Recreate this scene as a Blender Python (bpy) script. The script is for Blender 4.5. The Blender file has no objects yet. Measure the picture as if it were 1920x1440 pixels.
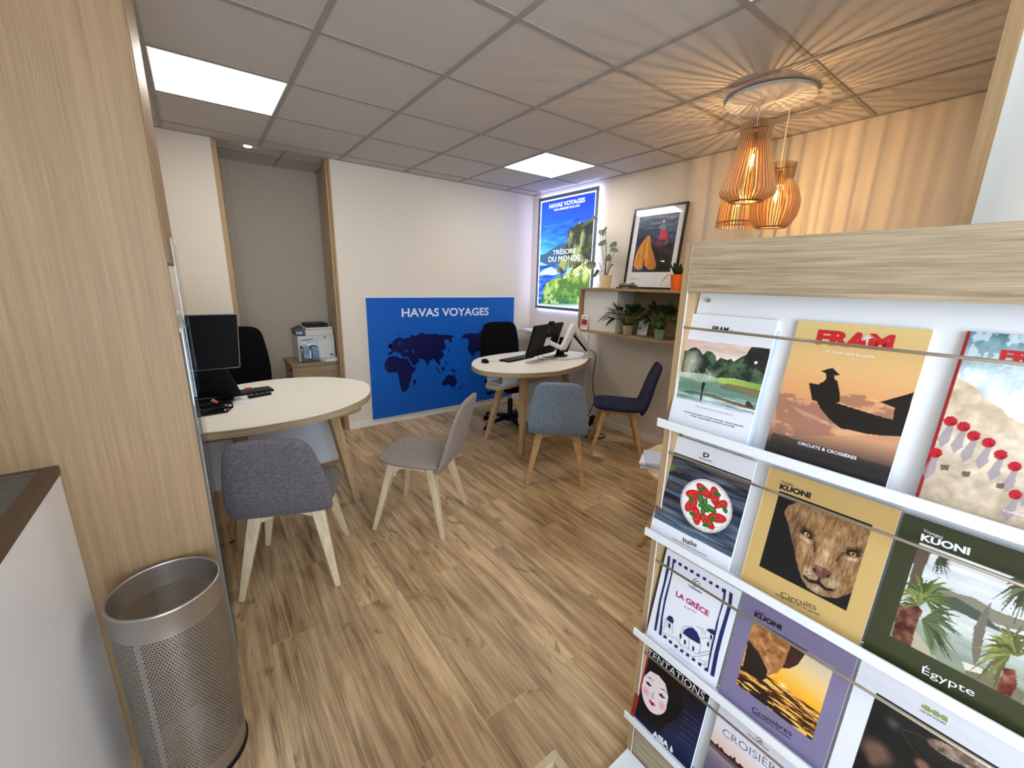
import bpy, bmesh, math, random
import numpy as np
from mathutils import Vector, Matrix
from mathutils.geometry import tessellate_polygon
random.seed(7)
SC = bpy.context.scene
COL = SC.collection
# ------------------------------------------------------------------ camera
CH = 1.49
FPX = 772.85
RM = np.array([[0.8015776713656707, -0.5974602406845143, 0.02268253886122661],
               [0.126328205705854, 0.20632437690558258, 0.9702945098977229],
               [0.5843923521155356, 0.7749009693475195, -0.2408610937722122]])
cd = bpy.data.cameras.new('camera'); cam = bpy.data.objects.new('camera', cd); COL.objects.link(cam)
cd.sensor_width = 36.0; cd.sensor_fit = 'HORIZONTAL'; cd.lens = FPX / 1920 * 36
cd.clip_start = 0.02; cd.clip_end = 60
M = Matrix.Identity(4)
for r in range(3):
    M[r][0] = RM[0][r]; M[r][1] = RM[1][r]; M[r][2] = -RM[2][r]
M[0][3] = 0; M[1][3] = 0; M[2][3] = CH
cam.matrix_world = M
SC.camera = cam
# ------------------------------------------------------------------ exposure, world, daylight
SC.view_settings.view_transform = 'Standard'
SC.view_settings.look = 'None'
SC.view_settings.gamma = 1
SC.view_settings.use_curve_mapping = False
SC.view_settings.exposure = 1.7
SC.cycles.use_denoising = True
SC.cycles.max_bounces = 8
SC.cycles.diffuse_bounces = 5
SC.cycles.sample_clamp_indirect = 6
W = bpy.data.worlds.new('sky'); SC.world = W; W.use_nodes = True
W.node_tree.nodes['Background'].inputs[0].default_value = (0.72, 0.84, 1.0, 1)
W.node_tree.nodes['Background'].inputs[1].default_value = 0.45
def area(name, loc, rot, sx, sy, power, col):
    l = bpy.data.lights.new(name, 'AREA'); l.shape = 'RECTANGLE'; l.size = sx; l.size_y = sy
    l.energy = power; l.color = col
    o = bpy.data.objects.new(name, l); COL.objects.link(o); o.location = loc; o.rotation_euler = rot
    return o
area('daylight_at_shopfront', (-.05, -1.72, 1.35), (math.radians(88), 0, math.radians(-8)), 1.5, 2.2, 30, (0.72, 0.86, 1.0))

# ------------------------------------------------------------------ photo ray helper (a pixel of the reference seen at a known plane)
def ray(x, y):
    return RM.T @ np.array([(x - 960) / FPX, -(y - 720) / FPX, 1.0])
CO = np.array([0, 0, CH])
class Plane:
    def __init__(s, o, eu, ev):
        s.o = np.array(o, float); s.u = np.array(eu, float); s.v = np.array(ev, float)
        s.u /= np.linalg.norm(s.u); s.v /= np.linalg.norm(s.v); s.n = np.cross(s.u, s.v)
    def uv(s, x, y):
        d = ray(x, y); t = np.dot(s.o - CO, s.n) / np.dot(d, s.n); q = CO + d * t - s.o
        return np.array([q @ s.u, q @ s.v])
    def w(s, u, v, off=0.0):
        return s.o + s.u * u + s.v * v + s.n * off
# ------------------------------------------------------------------ materials
def s2l(c):
    return tuple((x / 12.92 if x <= 0.04045 else ((x + 0.055) / 1.055) ** 2.4) for x in c)
def rgb(r, g, b): return s2l((r / 255, g / 255, b / 255))
def newmat(name):
    m = bpy.data.materials.new(name); m.use_nodes = True
    nt = m.node_tree; return m, nt, nt.nodes['Principled BSDF']
def plain(name, col, rough=0.5, metal=0.0, spec=0.5, bump=0.0, bscale=200, var=0.0, coat=0.0, vscale=8):
    m, nt, b = newmat(name)
    b.inputs['Base Color'].default_value = (*col, 1); b.inputs['Roughness'].default_value = rough
    b.inputs['Metallic'].default_value = metal; b.inputs['Specular IOR Level'].default_value = spec
    b.inputs['Coat Weight'].default_value = coat
    if bump or var:
        tc = nt.nodes.new('ShaderNodeTexCoord')
    if var:
        n = nt.nodes.new('ShaderNodeTexNoise'); n.inputs['Scale'].default_value = vscale; n.inputs['Detail'].default_value = 5
        nt.links.new(tc.outputs['Object'], n.inputs['Vector'])
        r = nt.nodes.new('ShaderNodeMapRange'); r.inputs[1].default_value = .3; r.inputs[2].default_value = .7
        r.inputs[3].default_value = 1 - var; r.inputs[4].default_value = 1 + var
        nt.links.new(n.outputs['Fac'], r.inputs[0])
        v = nt.nodes.new('ShaderNodeVectorMath'); v.operation = 'SCALE'; v.inputs[0].default_value = col
        nt.links.new(r.outputs[0], v.inputs['Scale']); nt.links.new(v.outputs[0], b.inputs['Base Color'])
    if bump:
        n = nt.nodes.new('ShaderNodeTexNoise'); n.inputs['Scale'].default_value = bscale; n.inputs['Detail'].default_value = 3
        nt.links.new(tc.outputs['Object'], n.inputs['Vector'])
        bp = nt.nodes.new('ShaderNodeBump'); bp.inputs['Strength'].default_value = bump; bp.inputs['Distance'].default_value = 0.002
        nt.links.new(n.outputs['Fac'], bp.inputs['Height']); nt.links.new(bp.outputs[0], b.inputs['Normal'])
    return m
def wood(name, c1, c2, stretch=(1, 1, 1), scale=30, rough=0.5, bump=0.25, distort=1.0, fine=True):
    """stretch: small factor along the grain"""
    m, nt, b = newmat(name); N = nt.nodes; L = nt.links
    tc = N.new('ShaderNodeTexCoord'); mp = N.new('ShaderNodeMapping'); mp.inputs['Scale'].default_value = stretch
    L.new(tc.outputs['Object'], mp.inputs['Vector'])
    n1 = N.new('ShaderNodeTexNoise'); n1.inputs['Scale'].default_value = scale * 5; n1.inputs['Detail'].default_value = 6
    n1.inputs['Roughness'].default_value = .65; L.new(mp.outputs[0], n1.inputs['Vector'])
    n2 = N.new('ShaderNodeTexNoise'); n2.inputs['Scale'].default_value = scale; n2.inputs['Detail'].default_value = 4
    n2.inputs['Distortion'].default_value = distort; L.new(mp.outputs[0], n2.inputs['Vector'])
    mx = N.new('ShaderNodeMath'); mx.operation = 'MULTIPLY_ADD'; mx.inputs[1].default_value = .55
    L.new(n1.outputs['Fac'], mx.inputs[0])
    m2 = N.new('ShaderNodeMath'); m2.operation = 'MULTIPLY'; m2.inputs[1].default_value = .45
    L.new(n2.outputs['Fac'], m2.inputs[0]); L.new(m2.outputs[0], mx.inputs[2])
    cr = N.new('ShaderNodeValToRGB'); cr.color_ramp.elements[0].position = .38; cr.color_ramp.elements[1].position = .62
    cr.color_ramp.elements[0].color = (*c1, 1); cr.color_ramp.elements[1].color = (*c2, 1)
    L.new(mx.outputs[0], cr.inputs[0]); L.new(cr.outputs[0], b.inputs['Base Color'])
    b.inputs['Roughness'].default_value = rough; b.inputs['Specular IOR Level'].default_value = .35
    bp = N.new('ShaderNodeBump'); bp.inputs['Strength'].default_value = bump; bp.inputs['Distance'].default_value = .001
    L.new(mx.outputs[0], bp.inputs['Height']); L.new(bp.outputs[0], b.inputs['Normal'])
    return m
def emis(name, col, strength):
    m = bpy.data.materials.new(name); m.use_nodes = True; nt = m.node_tree; nt.nodes.clear()
    e = nt.nodes.new('ShaderNodeEmission'); e.inputs[0].default_value = (*col, 1); e.inputs[1].default_value = strength
    o = nt.nodes.new('ShaderNodeOutputMaterial'); nt.links.new(e.outputs[0], o.inputs[0]); return m
def fabric(name, c1, c2, scale=260):
    m, nt, b = newmat(name); N = nt.nodes; L = nt.links
    tc = N.new('ShaderNodeTexCoord')
    def ns(st, sc):
        mp = N.new('ShaderNodeMapping'); mp.inputs['Scale'].default_value = st; L.new(tc.outputs['Object'], mp.inputs[0])
        n = N.new('ShaderNodeTexNoise'); n.inputs['Scale'].default_value = sc; n.inputs['Detail'].default_value = 2
        L.new(mp.outputs[0], n.inputs[0]); return n
    a = ns((1, 1, .18), scale); c = ns((.18, 1, 1), scale)
    ad = N.new('ShaderNodeMath'); ad.operation = 'ADD'; L.new(a.outputs['Fac'], ad.inputs[0]); L.new(c.outputs['Fac'], ad.inputs[1])
    cr = N.new('ShaderNodeValToRGB'); cr.color_ramp.elements[0].position = .42; cr.color_ramp.elements[1].position = .58
    cr.color_ramp.elements[0].color = (*c1, 1); cr.color_ramp.elements[1].color = (*c2, 1)
    hf = N.new('ShaderNodeMath'); hf.operation = 'MULTIPLY'; hf.inputs[1].default_value = .5
    L.new(ad.outputs[0], hf.inputs[0]); L.new(hf.outputs[0], cr.inputs[0]); L.new(cr.outputs[0], b.inputs['Base Color'])
    b.inputs['Roughness'].default_value = .95; b.inputs['Specular IOR Level'].default_value = .1
    b.inputs['Sheen Weight'].default_value = .08
    bp = N.new('ShaderNodeBump'); bp.inputs['Strength'].default_value = .35; bp.inputs['Distance'].default_value = .001
    L.new(hf.outputs[0], bp.inputs['Height']); L.new(bp.outputs[0], b.inputs['Normal'])
    return m
def vcol(name, rough=0.35, emit=0.0, spec=0.4):
    m, nt, b = newmat(name)
    a = nt.nodes.new('ShaderNodeAttribute'); a.attribute_name = 'Col'
    if emit:
        b.inputs['Base Color'].default_value = (0.02, 0.02, 0.02, 1)
        nt.links.new(a.outputs['Color'], b.inputs['Emission Color']); b.inputs['Emission Strength'].default_value = emit
    else:
        nt.links.new(a.outputs['Color'], b.inputs['Base Color'])
    b.inputs['Roughness'].default_value = rough; b.inputs['Specular IOR Level'].default_value = spec
    return m
def glass(name, tint=(1, 1, 1), refl=0.08, rough=0.0):
    m = bpy.data.materials.new(name); m.use_nodes = True; nt = m.node_tree; nt.nodes.clear(); N = nt.nodes; L = nt.links
    t = N.new('ShaderNodeBsdfTransparent'); t.inputs[0].default_value = (*tint, 1)
    g = N.new('ShaderNodeBsdfGlossy'); g.inputs['Roughness'].default_value = rough
    f = N.new('ShaderNodeLayerWeight'); f.inputs[0].default_value = .5
    pw = N.new('ShaderNodeMath'); pw.operation = 'POWER'; pw.inputs[1].default_value = 4.0; L.new(f.outputs['Facing'], pw.inputs[0])
    ad = N.new('ShaderNodeMath'); ad.operation = 'MULTIPLY_ADD'; ad.inputs[1].default_value = .7; ad.inputs[2].default_value = refl; ad.use_clamp = True
    L.new(pw.outputs[0], ad.inputs[0])
    mx = N.new('ShaderNodeMixShader'); L.new(ad.outputs[0], mx.inputs[0]); L.new(t.outputs[0], mx.inputs[1]); L.new(g.outputs[0], mx.inputs[2])
    o = N.new('ShaderNodeOutputMaterial'); L.new(mx.outputs[0], o.inputs[0]); return m

MT = {}
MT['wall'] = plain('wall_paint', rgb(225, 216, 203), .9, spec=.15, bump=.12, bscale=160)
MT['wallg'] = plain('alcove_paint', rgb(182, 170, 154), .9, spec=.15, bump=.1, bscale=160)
MT['tile'] = plain('ceiling_tile', rgb(198, 193, 189), .95, spec=.1, bump=.25, bscale=400, var=.03, vscale=120)
MT['grid'] = plain('ceiling_grid', rgb(158, 153, 148), .6, spec=.3)
MT['white'] = plain('white_lacquer', rgb(232, 234, 238), .35, spec=.4)
MT['screenwhite'] = plain('partition_paint', rgb(182, 184, 182), .6)
MT['whitem'] = plain('white_melamine', rgb(224, 224, 222), .5, spec=.3, bump=.05, bscale=300)
MT['desk'] = plain('desk_white', rgb(240, 236, 226), .4, spec=.35, bump=.06, bscale=400)
MT['base'] = plain('baseboard_white', rgb(235, 233, 230), .5)
MT['black'] = plain('black_plastic', rgb(12, 12, 13), .45, spec=.18)
MT['mesh'] = plain('black_mesh_fabric', rgb(9, 9, 11), .9, spec=.1, bump=.3, bscale=500)
MT['screen'] = plain('dark_screen', rgb(6, 6, 8), .5, spec=.08)
MT['silver'] = plain('silver_trim', rgb(170, 172, 176), .3, metal=.8)
MT['steel'] = plain('brushed_steel', rgb(178, 173, 168), .38, metal=.92, bump=.05, bscale=200)
MT['brass'] = plain('satin_steel_rod', rgb(208, 198, 180), .28, metal=.85)
MT['oakv'] = wood('oak_vertical', rgb(158, 128, 92), rgb(184, 154, 116), (1, 1, .012), 75, .5, .4, .15)
MT['oakp'] = wood('oak_end_panel', rgb(136, 108, 76), rgb(160, 131, 96), (1, 1, .012), 75, .5, .4, .15)  # vertical oak darkened in its colour to offset excess daylight on the panel
MT['oakh'] = wood('oak_horizontal', rgb(142, 122, 96), rgb(188, 168, 140), (1, .03, 1), 62, .5, .5, .8)
MT['oakx'] = wood('oak_edge', rgb(158, 137, 109), rgb(182, 161, 131), (.06, .06, 1), 16, .5)
MT['oakl'] = wood('pale_ash_leg', rgb(200, 180, 145), rgb(224, 206, 173), (1, 1, .05), 22, .5)
MT['oakm'] = wood('oak_leg', rgb(178, 140, 92), rgb(204, 168, 120), (1, 1, .05), 22, .5)
MT['oakt'] = wood('desk_leg_oak', rgb(160, 134, 98), rgb(186, 160, 124), (1, 1, .05), 22, .5)
MT['oakd'] = wood('oak_greyish_board', rgb(142, 118, 88), rgb(172, 148, 114), (1, .06, 1), 18, .55)  # greyish oak of the wall shelf boards and alcove cabinet top
MT['slat'] = wood('birch_slat', rgb(218, 182, 132), rgb(236, 204, 158), (1, 1, .1), 30, .6)
MT['slatd'] = plain('burnt_slat_edge', rgb(78, 48, 26), .7)
MT['taupe'] = fabric('taupe_wool', rgb(88, 83, 87), rgb(114, 108, 112))
MT['greige'] = fabric('greige_wool', rgb(122, 112, 106), rgb(152, 141, 134))
MT['bluegrey'] = fabric('blue_grey_tweed', rgb(98, 118, 140), rgb(150, 168, 188), 380)
MT['navy'] = fabric('navy_wool', rgb(20, 26, 52), rgb(34, 41, 72))
MT['darkgrey'] = plain('dark_grey_plastic', rgb(60, 60, 62), .5)
MT['grille'] = plain('grille_bars', rgb(112, 106, 98), .45, metal=.3)
MT['grey'] = plain('grey_plastic', rgb(150, 150, 150), .5)
MT['printer'] = plain('printer_plastic', rgb(214, 212, 206), .5)
MT['bronze'] = plain('bronze_frame', rgb(92, 76, 62), .45, metal=.3)
MT['paper'] = plain('paper_white', rgb(236, 238, 242), .55, spec=.25)
MT['paperb'] = plain('paper_pale_blue', rgb(190, 205, 232), .5, spec=.3)
MT['soil'] = plain('potting_soil', rgb(48, 34, 24), .95, bump=.6, bscale=90)
MT['leaf1'] = plain('leaf_monstera', rgb(66, 88, 40), .42, spec=.5, var=.35, vscale=25)
MT['leaf2'] = plain('leaf_dark', rgb(34, 62, 26), .35, spec=.5, var=.5, vscale=30)
MT['stem'] = plain('plant_stem', rgb(92, 100, 52), .5)
MT['potc'] = plain('cream_pot_glaze', rgb(226, 212, 168), .5, bump=.1, bscale=60)
MT['potb'] = plain('beige_glazed_pot', rgb(198, 180, 150), .15, spec=.6, coat=.5)
MT['potg'] = plain('celadon_glazed_pot', rgb(128, 158, 140), .12, spec=.6, coat=.6)
MT['poto'] = plain('orange_pot', rgb(236, 104, 20), .4)
MT['signblue'] = plain('sign_blue', rgb(10, 92, 190), .45, spec=.3, var=.04, vscale=3)
MT['signnavy'] = plain('map_navy', rgb(8, 14, 78), .45, spec=.3)
MT['signwhite'] = plain('sign_lettering', rgb(226, 232, 250), .5)
MT['lightpanel'] = emis('led_panel_glow', (1.0, 0.96, 0.88), 4.0)
MT['spot'] = emis('spot_glow', (1.0, 0.96, 0.88), 8.0)
MT['led'] = emis('led_edge_glow', (0.45, 0.52, 1.0), 4.5)
MT['bulb'] = emis('filament_glow', (1.0, 0.72, 0.30), 40.0)
MT['bulbglass'] = glass('bulb_glass', (1, .93, .8), .02)
MT['glass'] = glass('picture_glass', (1, 1, 1), .04)
MT['acrylic'] = glass('clear_acrylic', (.93, .95, .95), .05)
MT['glossgrey'] = plain('glossy_grey_door', rgb(128, 130, 132), .04, spec=.9, coat=1.0)
MT['frameblue'] = plain('lightbox_frame', rgb(104, 116, 140), .4, metal=.0)
MT['frameblack'] = plain('black_frame', rgb(14, 13, 13), .3)
MT['ink'] = plain('black_ink', rgb(24, 22, 28), .5)
MT['inkw'] = plain('white_ink', rgb(240, 240, 242), .5)
MT['inkr'] = plain('red_ink', rgb(200, 24, 34), .5)
MT['inkp'] = plain('magenta_ink', rgb(176, 30, 96), .5)
MT['inkn'] = plain('navy_ink', rgb(20, 30, 92), .5)
MT['inkg'] = plain('grey_ink', rgb(120, 118, 122), .5)
MT['inkv'] = plain('green_ink', rgb(140, 158, 60), .5)
MT['inkb'] = plain('brown_ink', rgb(92, 78, 62), .5)
MT['inkglow'] = emis('backlit_lettering', (0.85, 0.92, 1.0), .7)
MT['art'] = vcol('printed_cover', .3)
MT['artlit'] = vcol('backlit_print', .3, .62)
MT['brown'] = plain('brown_wood_base', rgb(78, 30, 22), .35)
MT['clay'] = plain('carved_stone', rgb(112, 98, 84), .8, bump=.4, bscale=60)
MT['orange'] = plain('orange_tab', rgb(200, 110, 60), .6)
MT['redp'] = plain('red_paper', rgb(150, 20, 40), .5)
MT['cordw'] = plain('white_cord', rgb(236, 226, 208), .5)
MT['kneeb'] = plain('pale_blue_panel', rgb(206, 220, 236), .3, spec=.5)
# ------------------------------------------------------------------ mesh helper
class MB:
    def __init__(s): s.v = []; s.f = []; s.mi = []; s.cur = 0
    def mat(s, i): s.cur = i; return s
    def add(s, vs, fs):
        k = len(s.v); s.v += [tuple(map(float, q)) for q in vs]
        for f in fs: s.f.append(tuple(i + k for i in f)); s.mi.append(s.cur)
        return s
    def box(s, x0, x1, y0, y1, z0, z1):
        if x0 > x1: x0, x1 = x1, x0
        if y0 > y1: y0, y1 = y1, y0
        if z0 > z1: z0, z1 = z1, z0
        return s.hexa([(x0, y0, z0), (x1, y0, z0), (x1, y1, z0), (x0, y1, z0), (x0, y0, z1), (x1, y0, z1), (x1, y1, z1), (x0, y1, z1)])
    def hexa(s, v):
        return s.add(v, [(3, 2, 1, 0), (4, 5, 6, 7), (0, 1, 5, 4), (1, 2, 6, 5), (2, 3, 7, 6), (3, 0, 4, 7)])
    def obox(s, c, ax, ay, az, sx, sy, sz):
        c = Vector(c); ax = Vector(ax).normalized() * sx / 2; ay = Vector(ay).normalized() * sy / 2; az = Vector(az).normalized() * sz / 2
        return s.hexa([c - ax - ay - az, c + ax - ay - az, c + ax + ay - az, c - ax + ay - az, c - ax - ay + az, c + ax - ay + az, c + ax + ay + az, c - ax + ay + az])
    def bar(s, a, b, w0, w1=None, d0=None, d1=None, side=(1, 0, 0)):
        """tapered rectangular bar a -> b"""
        a = Vector(a); b = Vector(b); w1 = w1 or w0; d0 = d0 or w0; d1 = d1 or w1
        t = (b - a).normalized(); sd = Vector(side); sd = (sd - t * sd.dot(t)).normalized(); up = t.cross(sd)
        def q(c, w, d): return [c - sd * w / 2 - up * d / 2, c + sd * w / 2 - up * d / 2, c + sd * w / 2 + up * d / 2, c - sd * w / 2 + up * d / 2]
        return s.hexa(q(a, w0, d0) + q(b, w1, d1))
    def prism(s, poly, z0, z1):
        n = len(poly); vs = [(x, y, z0) for x, y in poly] + [(x, y, z1) for x, y in poly]
        fs = [tuple(range(n - 1, -1, -1)), tuple(range(n, 2 * n))] + [(i, (i + 1) % n, n + (i + 1) % n, n + i) for i in range(n)]
        return s.add(vs, fs)
    def prism3(s, poly3, off):
        """planar 3D polygon extruded by vector off"""
        n = len(poly3); off = Vector(off); vs = [Vector(p) for p in poly3]; vs = vs + [p + off for p in vs]
        return s.add(vs, [tuple(range(n - 1, -1, -1)), tuple(range(n, 2 * n))] + [(i, (i + 1) % n, n + (i + 1) % n, n + i) for i in range(n)])
    def loft(s, rings, caps=True, close=True):
        n = len(rings[0]); k = len(s.v); vs = [p for r in rings for p in r]; fs = []
        for a in range(len(rings) - 1):
            for i in range(n if close else n - 1):
                j = (i + 1) % n
                fs.append((a * n + i, a * n + j, (a + 1) * n + j, (a + 1) * n + i))
        if caps: fs += [tuple(range(n - 1, -1, -1)), tuple((len(rings) - 1) * n + i for i in range(n))]
        return s.add(vs, fs)
    def lathe(s, prof, c=(0, 0), n=32, sx=1, sy=1, caps=True):
        return s.loft([[(c[0] + r * sx * math.cos(2 * math.pi * i / n), c[1] + r * sy * math.sin(2 * math.pi * i / n), z) for i in range(n)] for r, z in prof], caps)
    def tube(s, pts, r, n=8, r1=None):
        pts = [Vector(p) for p in pts]; rings = []; up = Vector((0.123, 0.31, 1)).normalized()
        for i, p in enumerate(pts):
            t = (pts[min(i + 1, len(pts) - 1)] - pts[max(i - 1, 0)]).normalized()
            a = t.cross(up)
            if a.length < 1e-3: a = t.cross(Vector((1, 0, 0)))
            a.normalize(); b = t.cross(a); rr = r if r1 is None else r + (r1 - r) * i / (len(pts) - 1)
            rings.append([p + a * rr * math.cos(2 * math.pi * k / n) + b * rr * math.sin(2 * math.pi * k / n) for k in range(n)])
        return s.loft(rings)
    def build(s, name, mats, parent=None, bevel=0, smooth=False, subsurf=0, seg=2, autosm=None):
        if not isinstance(mats, (list, tuple)): mats = [mats]
        me = bpy.data.meshes.new(name); me.from_pydata(s.v, [], s.f); me.update()
        for m in mats: me.materials.append(m)
        if len(mats) > 1: me.polygons.foreach_set('material_index', s.mi)
        bm = bmesh.new(); bm.from_mesh(me); bmesh.ops.recalc_face_normals(bm, faces=bm.faces)
        bm.to_mesh(me); bm.free()
        if smooth: me.polygons.foreach_set('use_smooth', [True] * len(me.polygons))
        o = bpy.data.objects.new(name, me); COL.objects.link(o)
        if autosm is not None:
            me.set_sharp_from_angle(angle=math.radians(autosm))
        if bevel:
            b = o.modifiers.new('bevel', 'BEVEL'); b.width = bevel; b.segments = seg; b.limit_method = 'ANGLE'; b.angle_limit = math.radians(40)
        if subsurf:
            b = o.modifiers.new('sub', 'SUBSURF'); b.levels = subsurf; b.render_levels = subsurf
        attach(o, parent)
        return o
def attach(o, parent):
    if parent is not None:
        o.parent = parent
        if parent.type == 'EMPTY':
            o.matrix_parent_inverse = (Matrix.Translation(parent.location) @ parent.rotation_euler.to_matrix().to_4x4()).inverted()
    return o
def tag(o, label, cat, group=None, kind=None):
    if label: o['label'] = label
    if cat: o['category'] = cat
    if group: o['group'] = group
    if kind: o['kind'] = kind
    if o.type == 'MESH':      # put the origin at the thing's base
        vs = np.array([v.co[:] for v in o.data.vertices])
        c = Vector(((vs[:, 0].min() + vs[:, 0].max()) / 2, (vs[:, 1].min() + vs[:, 1].max()) / 2, vs[:, 2].min()))
        if o.parent is None and not o.children:
            o.data.transform(Matrix.Translation(-c)); o.location = c
    return o
def thing(name, label, cat, loc=(0, 0, 0), rz=0, group=None):
    o = bpy.data.objects.new(name, None); COL.objects.link(o); o.empty_display_size = .05
    o.location = loc; o.rotation_euler = (0, 0, rz); o['label'] = label; o['category'] = cat
    if group: o['group'] = group
    return o
def struct(o):
    o['kind'] = 'structure'; return o
def dup(root, loc, rz, label, group=None):
    r = root.copy(); COL.objects.link(r); r.location = loc; r.rotation_euler = (0, 0, rz); r['label'] = label
    if group: r['group'] = group
    for ch in list(root.children):
        c = ch.copy(); COL.objects.link(c); c.parent = r
        for g in ch.children:
            d = g.copy(); COL.objects.link(d); d.parent = c
    return r
def spline(pts, n=10, closed=True):
    out = []; k = len(pts); P = [Vector((*p, 0)[:3]) for p in pts]
    rng = range(k if closed else k - 1)
    for i in rng:
        if closed: p0, p1, p2, p3 = P[(i - 1) % k], P[i], P[(i + 1) % k], P[(i + 2) % k]
        else: p0, p1, p2, p3 = P[max(i - 1, 0)], P[i], P[i + 1], P[min(i + 2, k - 1)]
        for j in range(n):
            t = j / n
            out.append(0.5 * ((2 * p1) + (p2 - p0) * t + (2 * p0 - 5 * p1 + 4 * p2 - p3) * t * t + (3 * p1 - p0 - 3 * p2 + p3) * t ** 3))
    if not closed: out.append(P[-1])
    return out
def text_mesh(body, M2, bold=0.0, sx=1.0, align='LEFT', shear=0.0):
    """returns verts/faces of a flat text normalised: baseline at 0, width w, cap height h"""
    cu = bpy.data.curves.new('t', 'FONT'); cu.body = body; cu.size = 1.0; cu.offset = bold; cu.shear = shear
    cu.resolution_u = 3; cu.space_character = 1.0
    ob = bpy.data.objects.new('t', cu); COL.objects.link(ob)
    dg = bpy.context.evaluated_depsgraph_get(); me = bpy.data.meshes.new_from_object(ob.evaluated_get(dg))
    vs = np.array([v.co[:] for v in me.vertices]); fs = [tuple(p.vertices) for p in me.polygons]
    bpy.data.objects.remove(ob); bpy.data.curves.remove(cu); bpy.data.meshes.remove(me)
    return vs, fs
class Letters:
    """flat lettering collected on one plane, one mesh with several inks"""
    def __init__(s, plane, off=0.0008, crop=(0, 0, 1)):
        s.p = plane; s.mb = MB(); s.off = off; s.mats = []; s.crop = crop
    def px(s, x, y): cx, cy, k = s.crop; return s.p.uv(cx + x / k, cy + y / k)
    def ink(s, m):
        if m not in s.mats: s.mats.append(m)
        s.mb.cur = s.mats.index(m)
    def text(s, body, a, b, cap, ink, bold=0.0, shear=0.0, off2=0.0):
        """baseline from pixel a to pixel b; cap = cap height as a fraction of the text width, or None for natural"""
        s.ink(ink); A = s.px(*a); B = s.px(*b); vs, fs = text_mesh(body, None, bold, shear=shear)
        x0, x1 = vs[:, 0].min(), vs[:, 0].max(); w = np.linalg.norm(B - A); d = (B - A) / w; up = np.array([-d[1], d[0]])
        k = w / (x1 - x0); ky = k if cap is None else cap * w / 0.73
        pts = [A + d * (v[0] - x0) * k + up * v[1] * ky for v in vs]
        s.mb.add([s.p.w(q[0], q[1], s.off + off2) for q in pts], fs)
    def poly(s, pts, ink, uv=False, off2=0.0):
        s.ink(ink); P = [Vector((*(p if uv else s.px(*p)), 0)) for p in pts]
        fs = tessellate_polygon([P]); s.mb.add([s.p.w(q.x, q.y, s.off + off2) for q in P], [tuple(f) for f in fs])
    def line(s, pts, wd, ink, off2=0.0):
        s.ink(ink); P = [s.px(*p) for p in pts]
        for a, b in zip(P[:-1], P[1:]):
            d = (b - a) / (np.linalg.norm(b - a) + 1e-9); n = np.array([-d[1], d[0]]) * wd / 2
            q = [a - n, b - n, b + n, a + n]; s.mb.add([s.p.w(c[0], c[1], s.off + off2) for c in q], [(0, 1, 2, 3)])
    def build(s, name, parent):
        return s.mb.build(name, s.mats, parent)
# ------------------------------------------------------------------ procedural print: colours evaluated on a fine grid of vertices
def vnoise(U, V, sc, seed, octs=4, su=1.0, sv=1.0):
    rs = np.random.RandomState(seed); out = 0; amp = 1; tot = 0
    for o in range(octs):
        T = rs.rand(64, 64); x = U * sc * su * 2 ** o + 13.7 * o; y = V * sc * sv * 2 ** o + 7.1 * o
        xi = np.floor(x).astype(int); yi = np.floor(y).astype(int); fx = x - xi; fy = y - yi
        fx = fx * fx * (3 - 2 * fx); fy = fy * fy * (3 - 2 * fy)
        a = T[xi % 64, yi % 64]; b = T[(xi + 1) % 64, yi % 64]; c = T[xi % 64, (yi + 1) % 64]; d = T[(xi + 1) % 64, (yi + 1) % 64]
        out = out + amp * ((a * (1 - fx) + b * fx) * (1 - fy) + (c * (1 - fx) + d * fx) * fy); tot += amp; amp *= .55
    return out / tot
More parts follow.
